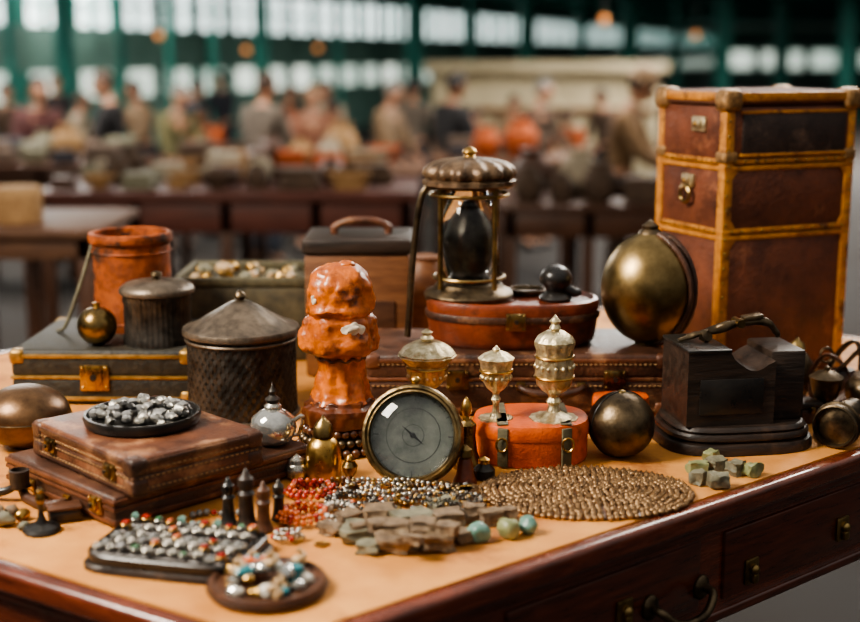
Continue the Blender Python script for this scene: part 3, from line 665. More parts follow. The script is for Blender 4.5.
# =====================================================================
# BLACK ROUND DISH OF PEBBLES on upper case
dR=.088
fr=Vector((cos(radians(44)),sin(radians(44)))); flv=Vector((-sin(radians(44)),cos(radians(44))))
dc=Fu+fr*.113+flv*.155
bd=thing('round_dish','round black dish of grey pebbles on the upper leather case','dish',(dc.x,dc.y,UZ))
b=new(); lathe(b,[(dR*.9,0),(dR*.97,.003),(dR,.012),(dR*.98,.018),(dR*.94,.018),(dR*.9,.011),(0,.010)],56); part('dish',b,W['black'],bd)
pb0=None
for i in range(80):
    r_=sqrt(R.random())*dR*.8; a=R.random()*2*pi; s=.0075+R.random()*.004
    z=.0105+.014*max(0,1-(r_/dR)**2*1.3)*R.random()
    loc=(dc.x+r_*cos(a),dc.y+r_*sin(a),UZ+z)
    if pb0 is None or i%9==0:
        pb0=solo('pebble',rockbm((1,.85,.65),i,2,.5),[W['pebble'],W['silver'],W['steel']][(i//9)%3],'grey polished pebble heaped in the round black dish','pebble',loc,a,'pebbles in the black dish'); pb0.scale=(s,s,s)
    else: dup(pb0,loc,R.random()*6,sc=s)
# =====================================================================
# JEWELLERY TRAY
jp=gp(178,559); jx,jy2=jp.x,jp.y
jr=radians(-14)
jt_=thing('jewellery_tray','black rounded rectangular tray of mixed rings at the front of the table','tray',(jx,jy2,0),jr)
so=se(.108,.07,9,5)
b=new(); lathe(b,[(1.04,0),(1.04,.006),(1.01,.009)],96,so); part('foot_board',b,W['bwood'],jt_)
b=new(); lathe(b,[(.97,.009),(.99,.013),(.99,.021),(.96,.023),(.94,.018),(0,.018)],96,so); part('tray',b,W['black'],jt_)
for r_ in range(5):
    y_=-.052+r_*.026; b=new(); tube(b,[(-.093,y_,.0185),(.093,y_,.0185)],.0065,10); part('velvet_roll',b,W['bwood'],jt_)
def jring(m,ms,k,shape):
    t=thing('ring','','ring',(0,0,0)); b=new(); ring(b,.0060,.0016,16,6,(0,0,.004),'y'); part('band',b,m,t)
    b=new()
    if shape=='oval': ell(b,(0,-.001,.0112),(.0048,.0064,.0036),14,10)
    elif shape=='square': box(b,(0,-.001,.0112),(.009,.009,.006),.0022,2)
    elif shape=='cluster':
        for q in range(6): ell(b,(.0042*cos(q*pi/3),-.001+.0042*sin(q*pi/3),.0105),(.0024,.0024,.0024),8,6)
        ell(b,(0,-.001,.0118),(.003,.003,.003),8,6)
    else: b.free(); b=rockbm((.0066,.0056,.005),k,2,.5); xf(b,Matrix.Translation((0,-.001,.009)))
    part('stone',b,ms,t)
    b=new(); ring(b,.0060,.0012,16,6,(0,-.001,.0098)); part('setting',b,m,t); return t
def brooch(m,ms,k):
    t=thing('brooch','','brooch',(0,0,0)); b=new(); lathe(b,[(.008,0),(.010,.001),(.0095,.003),(.006,.0042),(0,.0042)],48,rib=(8,.16)); part('frame',b,m,t)
    b=new(); ell(b,(0,0,.0045),(.0052,.0052,.0035),12,8); part('stone',b,ms,t); return t
protos=[(jring(W['silver'],W['pearl'],1,'oval'),'silver ring with oval pale stone on the black jewellery tray'),(jring(W['silver'],W['silver'],2,'cluster'),'silver cluster ring on the black jewellery tray'),(jring(W['brass'],W['red'],3,'square'),'brass ring with square red stone on the black jewellery tray'),(jring(W['silver'],W['turq'],4,'rough'),'silver ring with turquoise stone on the black jewellery tray'),(brooch(W['silver'],W['pebble'],5),'silver flower brooch with grey stone on the black jewellery tray'),(jring(W['steel'],W['pebble'],8,'rough'),'dark metal ring with rough grey stone on the black jewellery tray'),(jring(W['silver'],W['greens'],9,'oval'),'silver ring with green stone on the black jewellery tray'),(jring(W['brass'],W['orangeb'],10,'oval'),'brass ring with orange stone on the black jewellery tray')]
usedp=set()
MJ=Matrix.Rotation(jr,2)
for r_ in range(5):
    y_=-.052+r_*.026; n=11
    for k in range(n):
        x_=(k-(n-1)/2)*.0172+R.uniform(-.001,.001); y2=y_+R.uniform(-.002,.002)
        i=[1,0,4,1,3][r_] if R.random()<.6 else R.choice([0,1,5,1,2,6,7,4,0])
        if r_==4: i=[3,2,6,7,3,4,2][k%7]
        v=MJ@Vector((x_,y2)); loc=(jx+v.x,jy2+v.y,.0215+(.003 if i==4 else 0)); pr,lab=protos[i]; s=R.uniform(.85,1.15)
        if i not in usedp:
            usedp.add(i); pr['label']=lab; pr['group']=lab.split(' on ')[0].replace(' ring',' rings').replace('brooch','brooches')+' on the tray'; pr.location=(*loc[:2],loc[2]+T); pr.rotation_euler=(0,0,jr); pr.scale=(s,)*3
        else: dup(pr,loc,jr+R.uniform(-.3,.3),sc=s)
br=[None,None]
for i in range(36):
    px=R.uniform(336,480); py=R.uniform(485,516)
    if i>24: px=R.uniform(200,240); py=R.uniform(529,541)
    g_=gp(px,py,.006); k=i%2; z=.007 if i<=24 else 0
    if br[k] is None:
        br[k]=brooch([W['silver'],W['brass']][k],[W['orangeb'],W['pebble']][k],i); br[k]['label']=['loose silver brooch with orange stone near the chains','loose brass brooch with grey stone near the chains'][k]; br[k]['group']=['loose silver brooches','loose brass brooches'][k]; br[k].location=(g_.x,g_.y,z+T); br[k].rotation_euler=(.2,.1,i)
    else:
        c_=dup(br[k],(g_.x,g_.y,z),i,sc=R.uniform(.6,1.1)); c_.rotation_euler=(R.uniform(-.4,.4),R.uniform(-.4,.4),i)
# WOODEN ROUND TRAY
wp=gp(268,590)
wt=thing('wooden_tray','round wooden tray of glass lumps, shells and teal gems nearest the camera','tray',(wp.x,wp.y,0))
wR=.074
b=new(); lathe(b,[(wR*.96,0),(wR,.004),(wR,.012),(wR*.97,.0155),(wR*.9,.0155),(wR*.87,.012),(0,.012)],56); part('board',b,W['woodd'],wt)
b=new(); ring(b,wR*1.002,.0016,56,6,(0,0,.008)); part('edge_groove',b,W['bwood'],wt)
def onw(r_,a): return (wp.x+r_*cos(a),wp.y+r_*sin(a),.012)
for i in range(38):
    r_=sqrt(R.random())*wR*.76; a=R.random()*2*pi; s=.007+R.random()*.006
    l=onw(r_,a); kind=[0,1,2,3,4,4,2,1,5,4][i%10]
    m,lab,nm,cg=[(W['shell'],'tan shell lying on the round wooden tray','shell','shell'),(W['pearl'],'pale pearl lump on the round wooden tray','pearl','pearl'),(W['brass'],'gold nugget on the round wooden tray','nugget','nugget'),(W['shell'],'tan shell lying on the round wooden tray','shell','shell'),(W['mercury'],'clear silvery glass lump on the round wooden tray','glass_lump','glass'),(W['teals'],'small teal gem on the round wooden tray','gem','gem')][kind]
    if kind in (0,3):
        b=new(); tube(b,[(s*1.6*(1-q/14)*cos(q*.9)*.45,s*1.6*(1-q/14)*sin(q*.9)*.45,s*.5+q*s*.14) for q in range(14)],[s*.5*(1-q/15) for q in range(14)],8)
    else: b=rockbm((s,s*.8,s*.7),i,2,.4)
    solo(nm,b,m,lab,cg,(l[0],l[1],.012+(.009 if r_<.035 else 0)),a,'%ss on the wooden tray'%nm.replace('_',' '))
b=new(); box(b,(0,0,.011),(.028,.022,.022),.005); te=onw(.03,-.1); solo('teal_stone',b,W['teals'],'large teal square stone on the round wooden tray','stone',te,.5)
b=new(); box(b,(0,0,.01),(.034,.018,.02),.005); te=onw(.034,2.2); solo('amber_stone',b,W['orangeb'],'orange block of stone on the round wooden tray','stone',te,.2)
# =====================================================================
# NECKLACES
def strand(name,label,catg,cen,path,rb,m,m2=None,zf=None):
    t=thing(name,label,catg,(cen.x,cen.y,0)); 
    pts=cat(path,10); out=[pts[0]]
    for p_ in pts[1:]:
        if (p_-out[-1]).length>=rb*2.05: out.append(p_)
    out=out[:97]
    b=new(); tube(b,[q for q in out],rb*.18,6); part('cord',b,W['leatherd'],t)
    me=[]
    for m_ in (m,m2 or m):
        b=new(); bmesh.ops.create_icosphere(b,subdivisions=2,radius=rb)
        bmesh.ops.recalc_face_normals(b,faces=b.faces); q=bpy.data.meshes.new('bead'); b.to_mesh(q); b.free(); q.materials.append(m_)
        for pp in q.polygons: pp.use_smooth=True
        me.append(q)
    for i,p_ in enumerate(out):
        o=bpy.data.objects.new('bead',me[1 if i%4==3 else 0]); C.objects.link(o); o.parent=t; o.location=p_; s=R.uniform(.85,1.15); o.scale=(s,s,s)
    return t
def loop(rx,ry,z,turns=1.0,wob=.12,ph=0,n=14):
    return [((rx*(1-.25*i/(n*turns)))*cos(ph+2*pi*i/n)*(1+wob*sin(3*i)),(ry*(1-.25*i/(n*turns)))*sin(ph+2*pi*i/n)*(1+wob*cos(2.3*i)),z+.006*(i/n)) for i in range(int(n*turns)+1)]
c1=gp(312,497); strand('necklace','bright red bead necklace coiled beside the brass jar','necklace',c1,loop(.038,.03,.005,2.6),.0047,W['red'],W['orangeb'])
c2=gp(304,521); strand('necklace','orange and red bead necklace in front of the red one','necklace',c2,loop(.036,.032,.005,2.6,ph=1),.0044,W['orangeb'],W['red'])
c3=gp(338,519); strand('necklace','pale pearl bead necklace beside the rough rocks','necklace',c3,loop(.026,.03,.0045,2.2,ph=2),.004,W['pearl'],W['silver'])
c4=gp(374,496); strand('chain','tarnished silver bead chain heaped left in front of the compass','chain',c4,loop(.05,.036,.004,2.6,.25),.0036,W['silver'],W['bronze'])
c5=gp(428,499); strand('chain','dark bronze bead chain heaped in front of the compass','chain',c5,loop(.056,.036,.0042,2.4,.25,1.3),.0040,W['bronzed'],W['bronze'])
c6=gp(404,500); strand('chain','dull silver and brass bead chain tangled on top of two other chains','chain',c6,loop(.065,.034,.014,1.8,.3,.6),.0036,W['silver'],W['brass'])
c9=gp(352,508); strand('chain','dark steel bead chain tangled between the pearls and the rocks','chain',c9,loop(.04,.028,.005,2.4,.3,2.2),.0034,W['steel'],W['silver'])
c10=gp(466,508); strand('chain','small dull silver bead chain left of the beaded mat','chain',c10,loop(.026,.026,.004,2.4,.25,.9),.0032,W['silver'],W['bronzed'])
c12=gp(340,493); strand('chain','brown and brass bead chain between the brass jar and compass','chain',c12,loop(.03,.024,.004,2.4,.25,.3),.0036,W['dkbead'],W['brass'])
c13=gp(288,541); strand('necklace','short silver and red bead bracelet nearest the wooden tray','necklace',c13,loop(.02,.016,.004,2.0,.15,.3),.0035,W['silver'],W['red'])
c14=gp(445,512); strand('chain','fine dark bead chain strewn over the rear rocks','chain',c14,loop(.05,.02,.016,1.8,.35,2.0),.0028,W['steel'],W['brass'])
c7=gp(183,529); strand('necklace','necklace of turquoise beads behind the jewellery tray','necklace',c7,[(-.08,-.008,.0045),(-.05,.010,.0045),(-.02,-.0,.0045),(.015,.010,.0045),(.05,-.004,.0045),(.07,-.01,.0045)],.0045,W['turq'],W['orangeb'])
c8=gp(214,518); strand('necklace','strand of red and grey beads lying against the leather case','necklace',c8,[(-.03,.0,.005),(-.01,.012,.005),(.02,.004,.005),(.045,.016,.005)],.005,W['pebble'],W['red'])
c11=gp(170,534); strand('necklace','strand of pale and brown beads along the back of the tray','necklace',c11,[(-.07,.004,.005),(-.04,.012,.007),(-.01,.002,.005),(.02,.009,.007),(.05,.0,.005)],.0048,W['pearl'],W['dkbead'])
# ROCKS
rocks=[(362,540,25,16),(398,551,25,18),(436,549,25,18),(380,522,23,15),(412,531,25,18),(447,530,23,17),(350,525,18,13),(474,521,15,15),(442,513,19,13),(330,534,14,11),(490,524,14,14),(507,520,13,12),(370,553,16,12),(463,543,13,12)]
for i,(px,py,w_,h_) in enumerate(rocks):
    y_=Y(py); k_=M(y_); g_=gp(px,py)
    solo('rock',blockbm((w_*k_*.85,w_*k_*.66,h_*k_*.52),i+20),W['rock'] if i%4 else W['rockg'],'rough blocky brown grey mineral rock packed in front of the compass','rock',(g_.x,g_.y,0),R.random()*1.2-.6,'mineral rocks in front of the compass',smooth=24)
for i,(px,py,w_,h_,zz) in enumerate(((398,534,19,12,.019),(425,533,19,13,.020),(378,531,16,11,.017),(447,535,15,11,.021),(412,544,13,9,.022),(360,532,12,9,.015))):
    k_=M(Y(py)); g_=gp(px,py,zz)
    solo('rock',blockbm((w_*k_*.82,w_*k_*.64,h_*k_*.5),i+50),W['rock'],'rough blocky brown grey mineral rock packed in front of the compass','rock',(g_.x,g_.y,zz),R.random()*1.2-.6,'mineral rocks in front of the compass',smooth=24)
for px,py,r_,m,lab in ((478,541,11.5,'turq','blue green tumbled stone nearest the rough rocks'),(509,538,11.5,'jade','pale green round tumbled stone between two blue green ones'),(528,533,10,'turq','small turquoise stone, rightmost of the tumbled stones')):
    k_=M(Y(py)); g_=gp(px,py); b=rockbm((r_*k_,r_*k_,r_*k_*.95),px,3,.3); solo('tumbled_stone',b,W[m],lab,'stone',(g_.x,g_.y,0),0,None,60)
rr_=[(697,474,13,11),(716,471,15,11),(735,474,14,11),(753,476,12,11),(719,488,15,13),(699,484,12,11),(711,461,10,9)]
for i,(px,py,w_,h_) in enumerate(rr_):
    k_=M(Y(py)); g_=gp(px,py)
    solo('stone_chunk',blockbm((w_*k_*.8,w_*k_*.62,h_*k_*.58),i+70),W['rockg'] if i%3 else W['jade'],'small grey green stone chunk right of the beaded mat','stone',(g_.x,g_.y,0),R.random(),'stone chunks by the table edge',smooth=28)
cn=None
for i,(px,py) in enumerate(((352,505),(338,503),(296,540),(322,545),(470,503),(285,528),(462,512),(356,492))):
    g_=gp(px,py); lab='small worn brass coin lying loose near the chains'
    if cn is None:
        b=new(); lathe(b,[(.0095,0),(.0105,.0006),(.0105,.0022),(.009,.0026),(.0085,.0022),(0,.0022)],24); cn=solo('coin',b,W['brass'],lab,'coin',(g_.x,g_.y,0),0,'loose brass coins')
    else: dup(cn,(g_.x,g_.y,0),i)
# BEADED MAT
mp_=gp(585,493); mR=(.158,.113)
bm_=thing('beaded_mat','round flat mat of dark bronze beads in rings, centre right','mat',(mp_.x,mp_.y-.006,0))
b=new(); lathe(b,[(1,0),(1,.003),(.7,.008),(.3,.011),(0,.012)],56,se(mR[0],mR[1],2)); part('backing',b,W['dkbead'],bm_)
pos=[]
for k in range(16):
    f=.035+k*.0645; n=max(5,int(2*pi*f*.138/.0092))
    for i in range(n):
        a=2*pi*(i+.5*(k%2)+R.uniform(-.2,.2))/n; f2=f+R.uniform(-.010,.010); pos.append((mR[0]*f2*cos(a),mR[1]*f2*sin(a),.013-.009*f2*f2+R.uniform(-.001,.0012),R.uniform(.82,1.18)))
def beadbm(b,p=(0,0,0),s=.0049):
    bmesh.ops.create_icosphere(b,subdivisions=2,radius=s,matrix=Matrix.Translation(p)@Matrix.Diagonal((1,1,.9,1)))
    bmesh.ops.create_icosphere(b,subdivisions=1,radius=s*.35,matrix=Matrix.Translation((p[0],p[1],p[2]+s*.95)))
pos.sort(key=lambda q:q[1])
b=new()
for q in pos[100:]: beadbm(b,q[:3],.0049*q[3])
part('beads',b,W['matbead'],bm_,kind='stuff')
b=new(); beadbm(b); o=part('bead',b,W['matbead'],bm_); o.location=pos[0][:3]
for q in pos[1:100]:
    c_=o.copy(); C.objects.link(c_); c_.parent=bm_; c_.location=q[:3]; c_.scale=(q[3],)*3
# =====================================================================
# RIGHT EDGE ITEMS
ty=2.12
tl=thing('spyglass','dark metal spyglass with a round lens at the right edge','spyglass',(X(838,ty,.04),ty,0))
rT=22*M(ty,.04)
def ty_(b): xf(b,Matrix.Translation((0,0,rT+.001))@Matrix.Rotation(radians(-32),4,'Z')@Matrix.Rotation(pi/2,4,'X')); return b
b=new(); lathe(b,[(rT*.6,-.10),(rT*.62,-.06),(rT*.75,-.058),(rT*.78,-.01),(rT*.95,-.006),(rT,.0),(rT,.022),(rT*.93,.024),(rT*.86,.018),(rT*.86,.012)],40); part('barrel',ty_(b),W['bronzed'],tl)
b=new(); lathe(b,[(rT*.86,.012),(rT*.5,.017),(0,.019)],32); part('lens',ty_(b),W['bronzed'],tl)
b=new(); ring(b,rT*1.0,.003,36,8,(0,0,.004)); part('lens_ring',ty_(b),W['bronzed'],tl)
b=new(); box(b,(0,.03,.004),(.05,.05,.008),.002); part('cradle',b,W['bwood'],tl)
vy=2.44
turned('scent_bottle','dark bronze round bottle with collar beside the tall trunk','bottle',794,None,[(12,None),(14,398),(11,394),(15,388),(18,376),(17,362),(11,354),(7,351)],W['bronzed'],y=vy,parts=[('stopper',[(7,352),(9,349),(7,343),(3,340),(0,336)],W['bronze'])])
hx=X(845,2.38,.05)
hn=thing('strap_bundle','tangle of dark leather straps with bronze buckles at the right edge','straps',(hx,2.41,0))
for k,pp in enumerate(([(-.05,0,.004),(-.052,.01,.05),(-.03,.0,.09),(.0,-.01,.075),(.02,-.02,.03),(.035,-.03,.004)],[(-.03,-.02,.004),(-.035,-.03,.04),(0,-.02,.075),(.04,0,.10),(.06,.01,.06),(.06,.0,.004)],[(-.045,-.03,.006),(-.01,-.045,.02),(.03,-.04,.045),(.055,-.02,.02),(.03,.0,.006),(-.02,.01,.008)],[(-.02,.02,.004),(-.01,.03,.06),(.015,.03,.10),(.035,.02,.11),(.05,.03,.07),(.045,.03,.004)])):
    b=new(); tube(b,cat(pp,8),.011,10,flat=.3); part('strap',b,[W['leatherd'],W['black']][k%2],hn)
for c_ in ((-.028,0,.09),(.03,-.04,.045)):
    b=new(); ring(b,.012,.0025,18,8,c_,'y',.014); part('buckle',b,W['bronzed'],hn)
b=new(); lathe(b,[(.03,0),(.038,.012),(.036,.05),(.028,.062),(0,.064)],28,se(1,.7,2.6)); part('pouch',b,W['leatherd'],hn)
p_=gp(800,424); tb=thing('small_case','small dark leather case between the plinth and the spyglass','case',(p_.x+.012,p_.y+.02,0),.35)
b=new(); box(b,(0,0,.014),(.05,.045,.028),.006); part('body',b,W['leatherd'],tb)
b=new(); box(b,(0,0,.034),(.052,.047,.012),.005); part('lid',b,W['bwood'],tb)
b=new(); box(b,(0,-.0245,.026),(.01,.006,.012),.002); part('clasp',b,W['bronze'],tb)
turned('bronze_cup','small tarnished bronze lidded cup behind the spyglass','cup',824,None,[(10,None),(11,412),(6,408),(6,402),(12,396),(15,386),(16,378)],W['bronzed'],y=2.28,parts=[('lid',[(16,379),(17,377),(10,372),(3,370),(3,367),(0,365)],W['bronzed'])])
turned('metal_pot','squat dark metal pot with knobbed lid at the extreme right edge','pot',868,None,[(15,None),(20,404),(24,396),(24,386),(19,379),(15,377)],W['bronzed'],y=2.29,parts=[('lid',[(17,378),(17,375),(10,371),(3,369),(4,365),(0,362)],W['lid'])])
for i in range(26):
    u=R.uniform(-.42,.42)*jw; v=R.uniform(-.085,.085); s=R.uniform(.01,.018)
    m,lab,nm=[(W['shell'],'pale trinket in the open display case','trinket'),(W['brass'],'brass trinket in the open display case','trinket'),(W['rockg'],'grey trinket in the open display case','trinket')][i%3]
    b=rockbm((s,s*.8,s*.9),i+60,2,.4); solo(nm,b,m,lab,'trinket',(X(242,jy,.1)+u,jy+.12+v,jt-.02),R.random()*3,lab.split()[0]+' trinkets in the display case')
turned('clay_jar','tan clay jar between the wooden box and the lantern','jar',424,None,[(20,None),(23,310),(24,292),(22,274),(15,264),(14,259),(17,256),(14,256),(0,260)],W['wood'],y=2.95)
# =====================================================================
# SETTING
b=new(); box(b,(0,45,-T-.05),(120,110,.1)); struct('floor',b,W['floor'])
def winv(px): return (55-(8+(px-120)*.06))/(F*.75)
def wpt(px):
    d=1/winv(px); return Vector(((px-430)/F*d/cp*1.0,d))
A=wpt(-160); B=wpt(700)
dirw=(B-A).normalized(); Lw=(B-A).length; aw=atan2(dirw.y,dirw.x)
def onwall(bm,s0,s1,z0,z1,th,off=0):
    c_=A+dirw*(s0+s1)/2; n_=Vector((dirw.y,-dirw.x)); c_=c_+n_*off
    box(bm,(c_.x,c_.y,(z0+z1)/2-T),(s1-s0,th,z1-z0),0,rot=Matrix.Rotation(aw,3,'Z'))
b=new(); onwall(b,-8,Lw+3,0,.95,.2); onwall(b,-8,Lw+3,1.36,2.02,.2); onwall(b,-8,Lw+3,2.70,3.3,.2)
struct('wall_back',b,W['tealw'])
s=0; k=1; 
while s<Lw:
    for z0,z1,pm in ((2.02,2.70,'pane'),(.95,1.36,'pane2')):
        b=new(); onwall(b,s+.12,s+2.28,z0,z1,.05); w_=struct('window_%d'%k,b,W[pm])
        b=new()
        for q in (0,1.2,2.4): onwall(b,s+q-.15,s+q+.15,z0,z1,.14,.03)
        if pm=='pane':
            onwall(b,s,s+2.4,(z0+z1)/2-.02,(z0+z1)/2+.02,.1,.03)
            for q in (.6,1.8): onwall(b,s+q-.04,s+q+.04,z0,z1,.1,.03)
        f_=mk('window_frame',b,W['teal'],None); f_.parent=w_; k+=1
    s+=2.4
b=new(); box(b,(B.x+20,B.y+3,1.2-T),(60,.3,4.2)); struct('wall_right',b,W['tealw'])
for i in range(9):
    b=new(); box(b,(B.x+2+i*3.1,B.y+2.8,1.3-T),(2.5,.1,1.0)); struct('window_%d'%k,b,W['pane2']); k+=1
b=new(); box(b,(0,52,3.2-T+.05),(110,92,.1)); struct('ceiling',b,W['roof'])
for i,yy in enumerate(range(9,60,6)):
    b=new(); box(b,(0,yy,3.1-T),(90,.22,.2)); struct('trim_%d'%(i+1),b,W['teal'])
for i,(px,w_) in enumerate(((18,9),(72,20),(128,9),(176,8),(218,9),(265,16),(340,8),(415,18),(470,8),(525,16),(578,9),(625,16),(672,9),(717,17),(775,15),(838,17))):
    dw=1/winv(px) if px<690 else 60; d=min(.42/(w_/F),dw*.9,36); x_=(px-430)/F*d; r_=w_/F*d/2
    t=thing('hall_column','teal painted iron column of the market hall','column',(x_,d,-T),0,'teal columns of the hall')
    b=new(); lathe(b,[(r_,.3),(r_,3.0),(r_*1.05,3.05)],20); part('shaft',b,W['teal'],t)
    b=new(); lathe(b,[(r_*1.5,0),(r_*1.5,.22),(r_*1.1,.3)],20); part('plinth',b,W['teal'],t)
    b=new(); lathe(b,[(r_*1.05,3.0),(r_*1.5,3.06),(r_*1.7,3.14)],20); part('capital',b,W['teal'],t)
for px,py,d in ((165,35,14),(250,50,16),(320,48,18),(600,20,13),(690,35,17)):
    x_=(px-430)/F*d; z=Z(py,d)
    t=thing('pendant_lamp','warm glowing round pendant lamp hanging under the market roof','lamp',(x_,d,z),0,'pendant lamps under the roof')
    b=new(); ell(b,(0,0,0),(.042,.042,.042),16,10); part('globe',b,W['lamp'],t)
    b=new(); cyl(b,(0,0,.037),(0,0,3.2-T-z),.008,8); part('cord',b,W['black'],t)
# BACKGROUND STALLS
def stall(name,label,px0,px1,y,dep,zt,m,mleg,apr=.12,th=.04,n=2):
    z0=zt; x0,x1=X(px0,y,z0),X(px1,y,z0); w_=x1-x0
    t=thing(name,label,'table',((x0+x1)/2,y+dep/2,-T)); h=z0+T
    b=new(); box(b,(0,0,h-th/2),(w_,dep,th),.006); part('tabletop',b,m,t)
    b=new(); box(b,(0,0,h-th-apr/2),(w_-.06,dep-.06,apr),.004); part('apron',b,m,t)
    for i in range(n+1):
        for sy in (-1,1):
            b=new(); box(b,(-w_/2+.06+i*(w_-.12)/n,sy*(dep/2-.06),(h-th)/2),(.06,.06,h-th),.006); part('leg',b,mleg,t)
    return (x0,x1,y,y+dep,z0)
S1=stall('stall_table','long red brown table with deep apron behind the wooden box',30,418,6.4,.8,Z(192,6.4),W['redwood'],W['woodd'],.16,.05,4)
S2=stall('stall_table','dark wooden side table holding a round straw box at far left',-40,97,4.7,.7,Z(230,4.7),W['tablew'],W['woodd'],.08,.035,1)
S3=stall('stall_table','goods table behind the long red brown table',150,425,8.5,.9,Z(172,8.5),W['tablew'],W['woodd'],.1,.04,3)
S4=stall('stall_table','dark goods table between the lantern and the trunk',500,760,6.8,.9,Z(205,6.8),W['woodd'],W['woodd'],.14,.04,3)
S5=stall('stall_table','far left goods table under the teal column',-60,135,8.6,.8,Z(165,8.6),W['woodd'],W['woodd'],.1,.04,2)
S6=stall('stall_table','far goods table in front of the beige kiosk',432,585,9.1,.8,Z(160,9.1),W['tablew'],W['woodd'],.1,.04,2)
t=thing('straw_box','round tan straw box with lid on the far left side table','box',(X(18,4.95,0),4.95,S2[4]))
rS=25*M(4.95,0); b=new(); lathe(b,[(rS*.95,0),(rS,.01),(rS,.09)],32); part('body',b,W['straw'],t)
b=new(); lathe(b,[(rS*1.04,.085),(rS*1.05,.12),(rS*.95,.135),(0,.138)],32); part('lid',b,W['straw'],t)
def good(kind,m):
    b=new()
    if kind=='bowl': lathe(b,[(.05,0),(.055,.01),(.1,.06),(.12,.1),(.112,.1),(.09,.06),(0,.02)],20)
    elif kind=='jar': lathe(b,[(.06,0),(.09,.06),(.09,.13),(.05,.18),(.055,.2),(.04,.2),(0,.16)],20)
    elif kind=='vase': lathe(b,[(.06,0),(.08,.02),(.12,.1),(.11,.18),(.06,.24),(.075,.27),(.06,.27),(0,.22)],20)
    elif kind=='box': box(b,(0,0,.07),(.2,.16,.14),.012)
    elif kind=='cloth': box(b,(0,0,.025),(.24,.2,.05),.02,3); box(b,(.01,0,.068),(.22,.19,.045),.02,3); box(b,(-.01,.01,.105),(.21,.18,.035),.015,3)
    elif kind=='basket': lathe(b,[(.1,0),(.13,.09),(.14,.1),(.125,.1),(.09,.015),(0,.015)],24,se(1,.8,2.5))
    return b
WID=dict(bowl=.24,jar=.19,vase=.25,box=.23,cloth=.27,basket=.29)
GC=dict(tan=W['straw'],cream=CL['cream'],orange=CL['orange'],brown=CL['brown'],rust=CL['rust'],grey=W['rockg'],white=W['pearl'],dark=CL['navy'],walnut=W['woodd'])
gm={}
def goods(S,n,kinds,cols,where,seed,lo=.5,hi=1.0):
    r=random.Random(seed)
    for j in range(n):
        x_=S[0]+.05+r.random()*.1
        while x_<S[1]-.3:
            k_=r.choice(kinds); c_=r.choice(cols); key=(k_,c_); sc=r.uniform(lo,hi); wd=WID[k_]*sc
            loc=(x_+wd/2,S[2]+(S[3]-S[2])*((.5+j)/n)+r.uniform(-.02,.02),S[4])
            nm={'cloth':'folded_cloth'}.get(k_,k_)
            lab='blurred %s %s on the %s'%(c_,nm.replace('_',' '),where)
            if key not in gm:
                o=solo(nm,good(k_,None),GC[c_],lab,nm.replace('_',' '),loc,r.uniform(-.15,.15)); gm[key]=o; o.scale=(sc,)*3
            else: o=dup(gm[key],loc,r.uniform(-.15,.15),lab,sc)
            o['group']='%s %ss on the %s'%(c_,nm.replace('_',' '),where)
            x_+=wd+r.uniform(.01,.04)
goods(S1,3,['cloth','bowl','basket','box','jar'],['tan','brown','walnut','brown','cream','grey'],'long red brown table',1,.45,.95)
goods(S3,3,['bowl','basket','cloth','jar','box','vase'],['tan','brown','cream','orange','tan','walnut'],'table behind the long one',2,.6,1.2)
goods(S4,3,['jar','box','cloth','bowl','vase'],['dark','brown','orange','cream','tan','walnut','brown'],'dark goods table',3,.55,1.0)
goods(S5,3,['box','jar','cloth','vase'],['brown','dark','grey','tan','walnut'],'far left goods table',4,.6,1.1)
goods(S6,2,['cloth','vase','box','jar'],['orange','brown','tan','cream','dark'],'goods table by kiosk',5,.6,1.2)
# beige kiosk
ky_=15.0; kx0,kx1=X(425,ky_,.3),X(668,ky_,.3); kz=Z(62,ky_)
t=thing('kiosk','pale beige market kiosk with flat overhanging roof beyond the crowd','kiosk',((kx0+kx1)/2,ky_+.8,-T)); kw=kx1-kx0
b=new(); box(b,(0,0,(kz+T-.12)/2),(kw*.94,1.5,kz+T-.12),.02); part('wall',b,W['beige'],t)
b=new(); box(b,(0,0,kz+T-.06),(kw,1.8,.12),.02); part('roof_slab',b,W['beige'],t)
b=new(); box(b,(0,-.78,.98),(kw*.9,.1,.06),.01); part('counter',b,W['wood'],t)
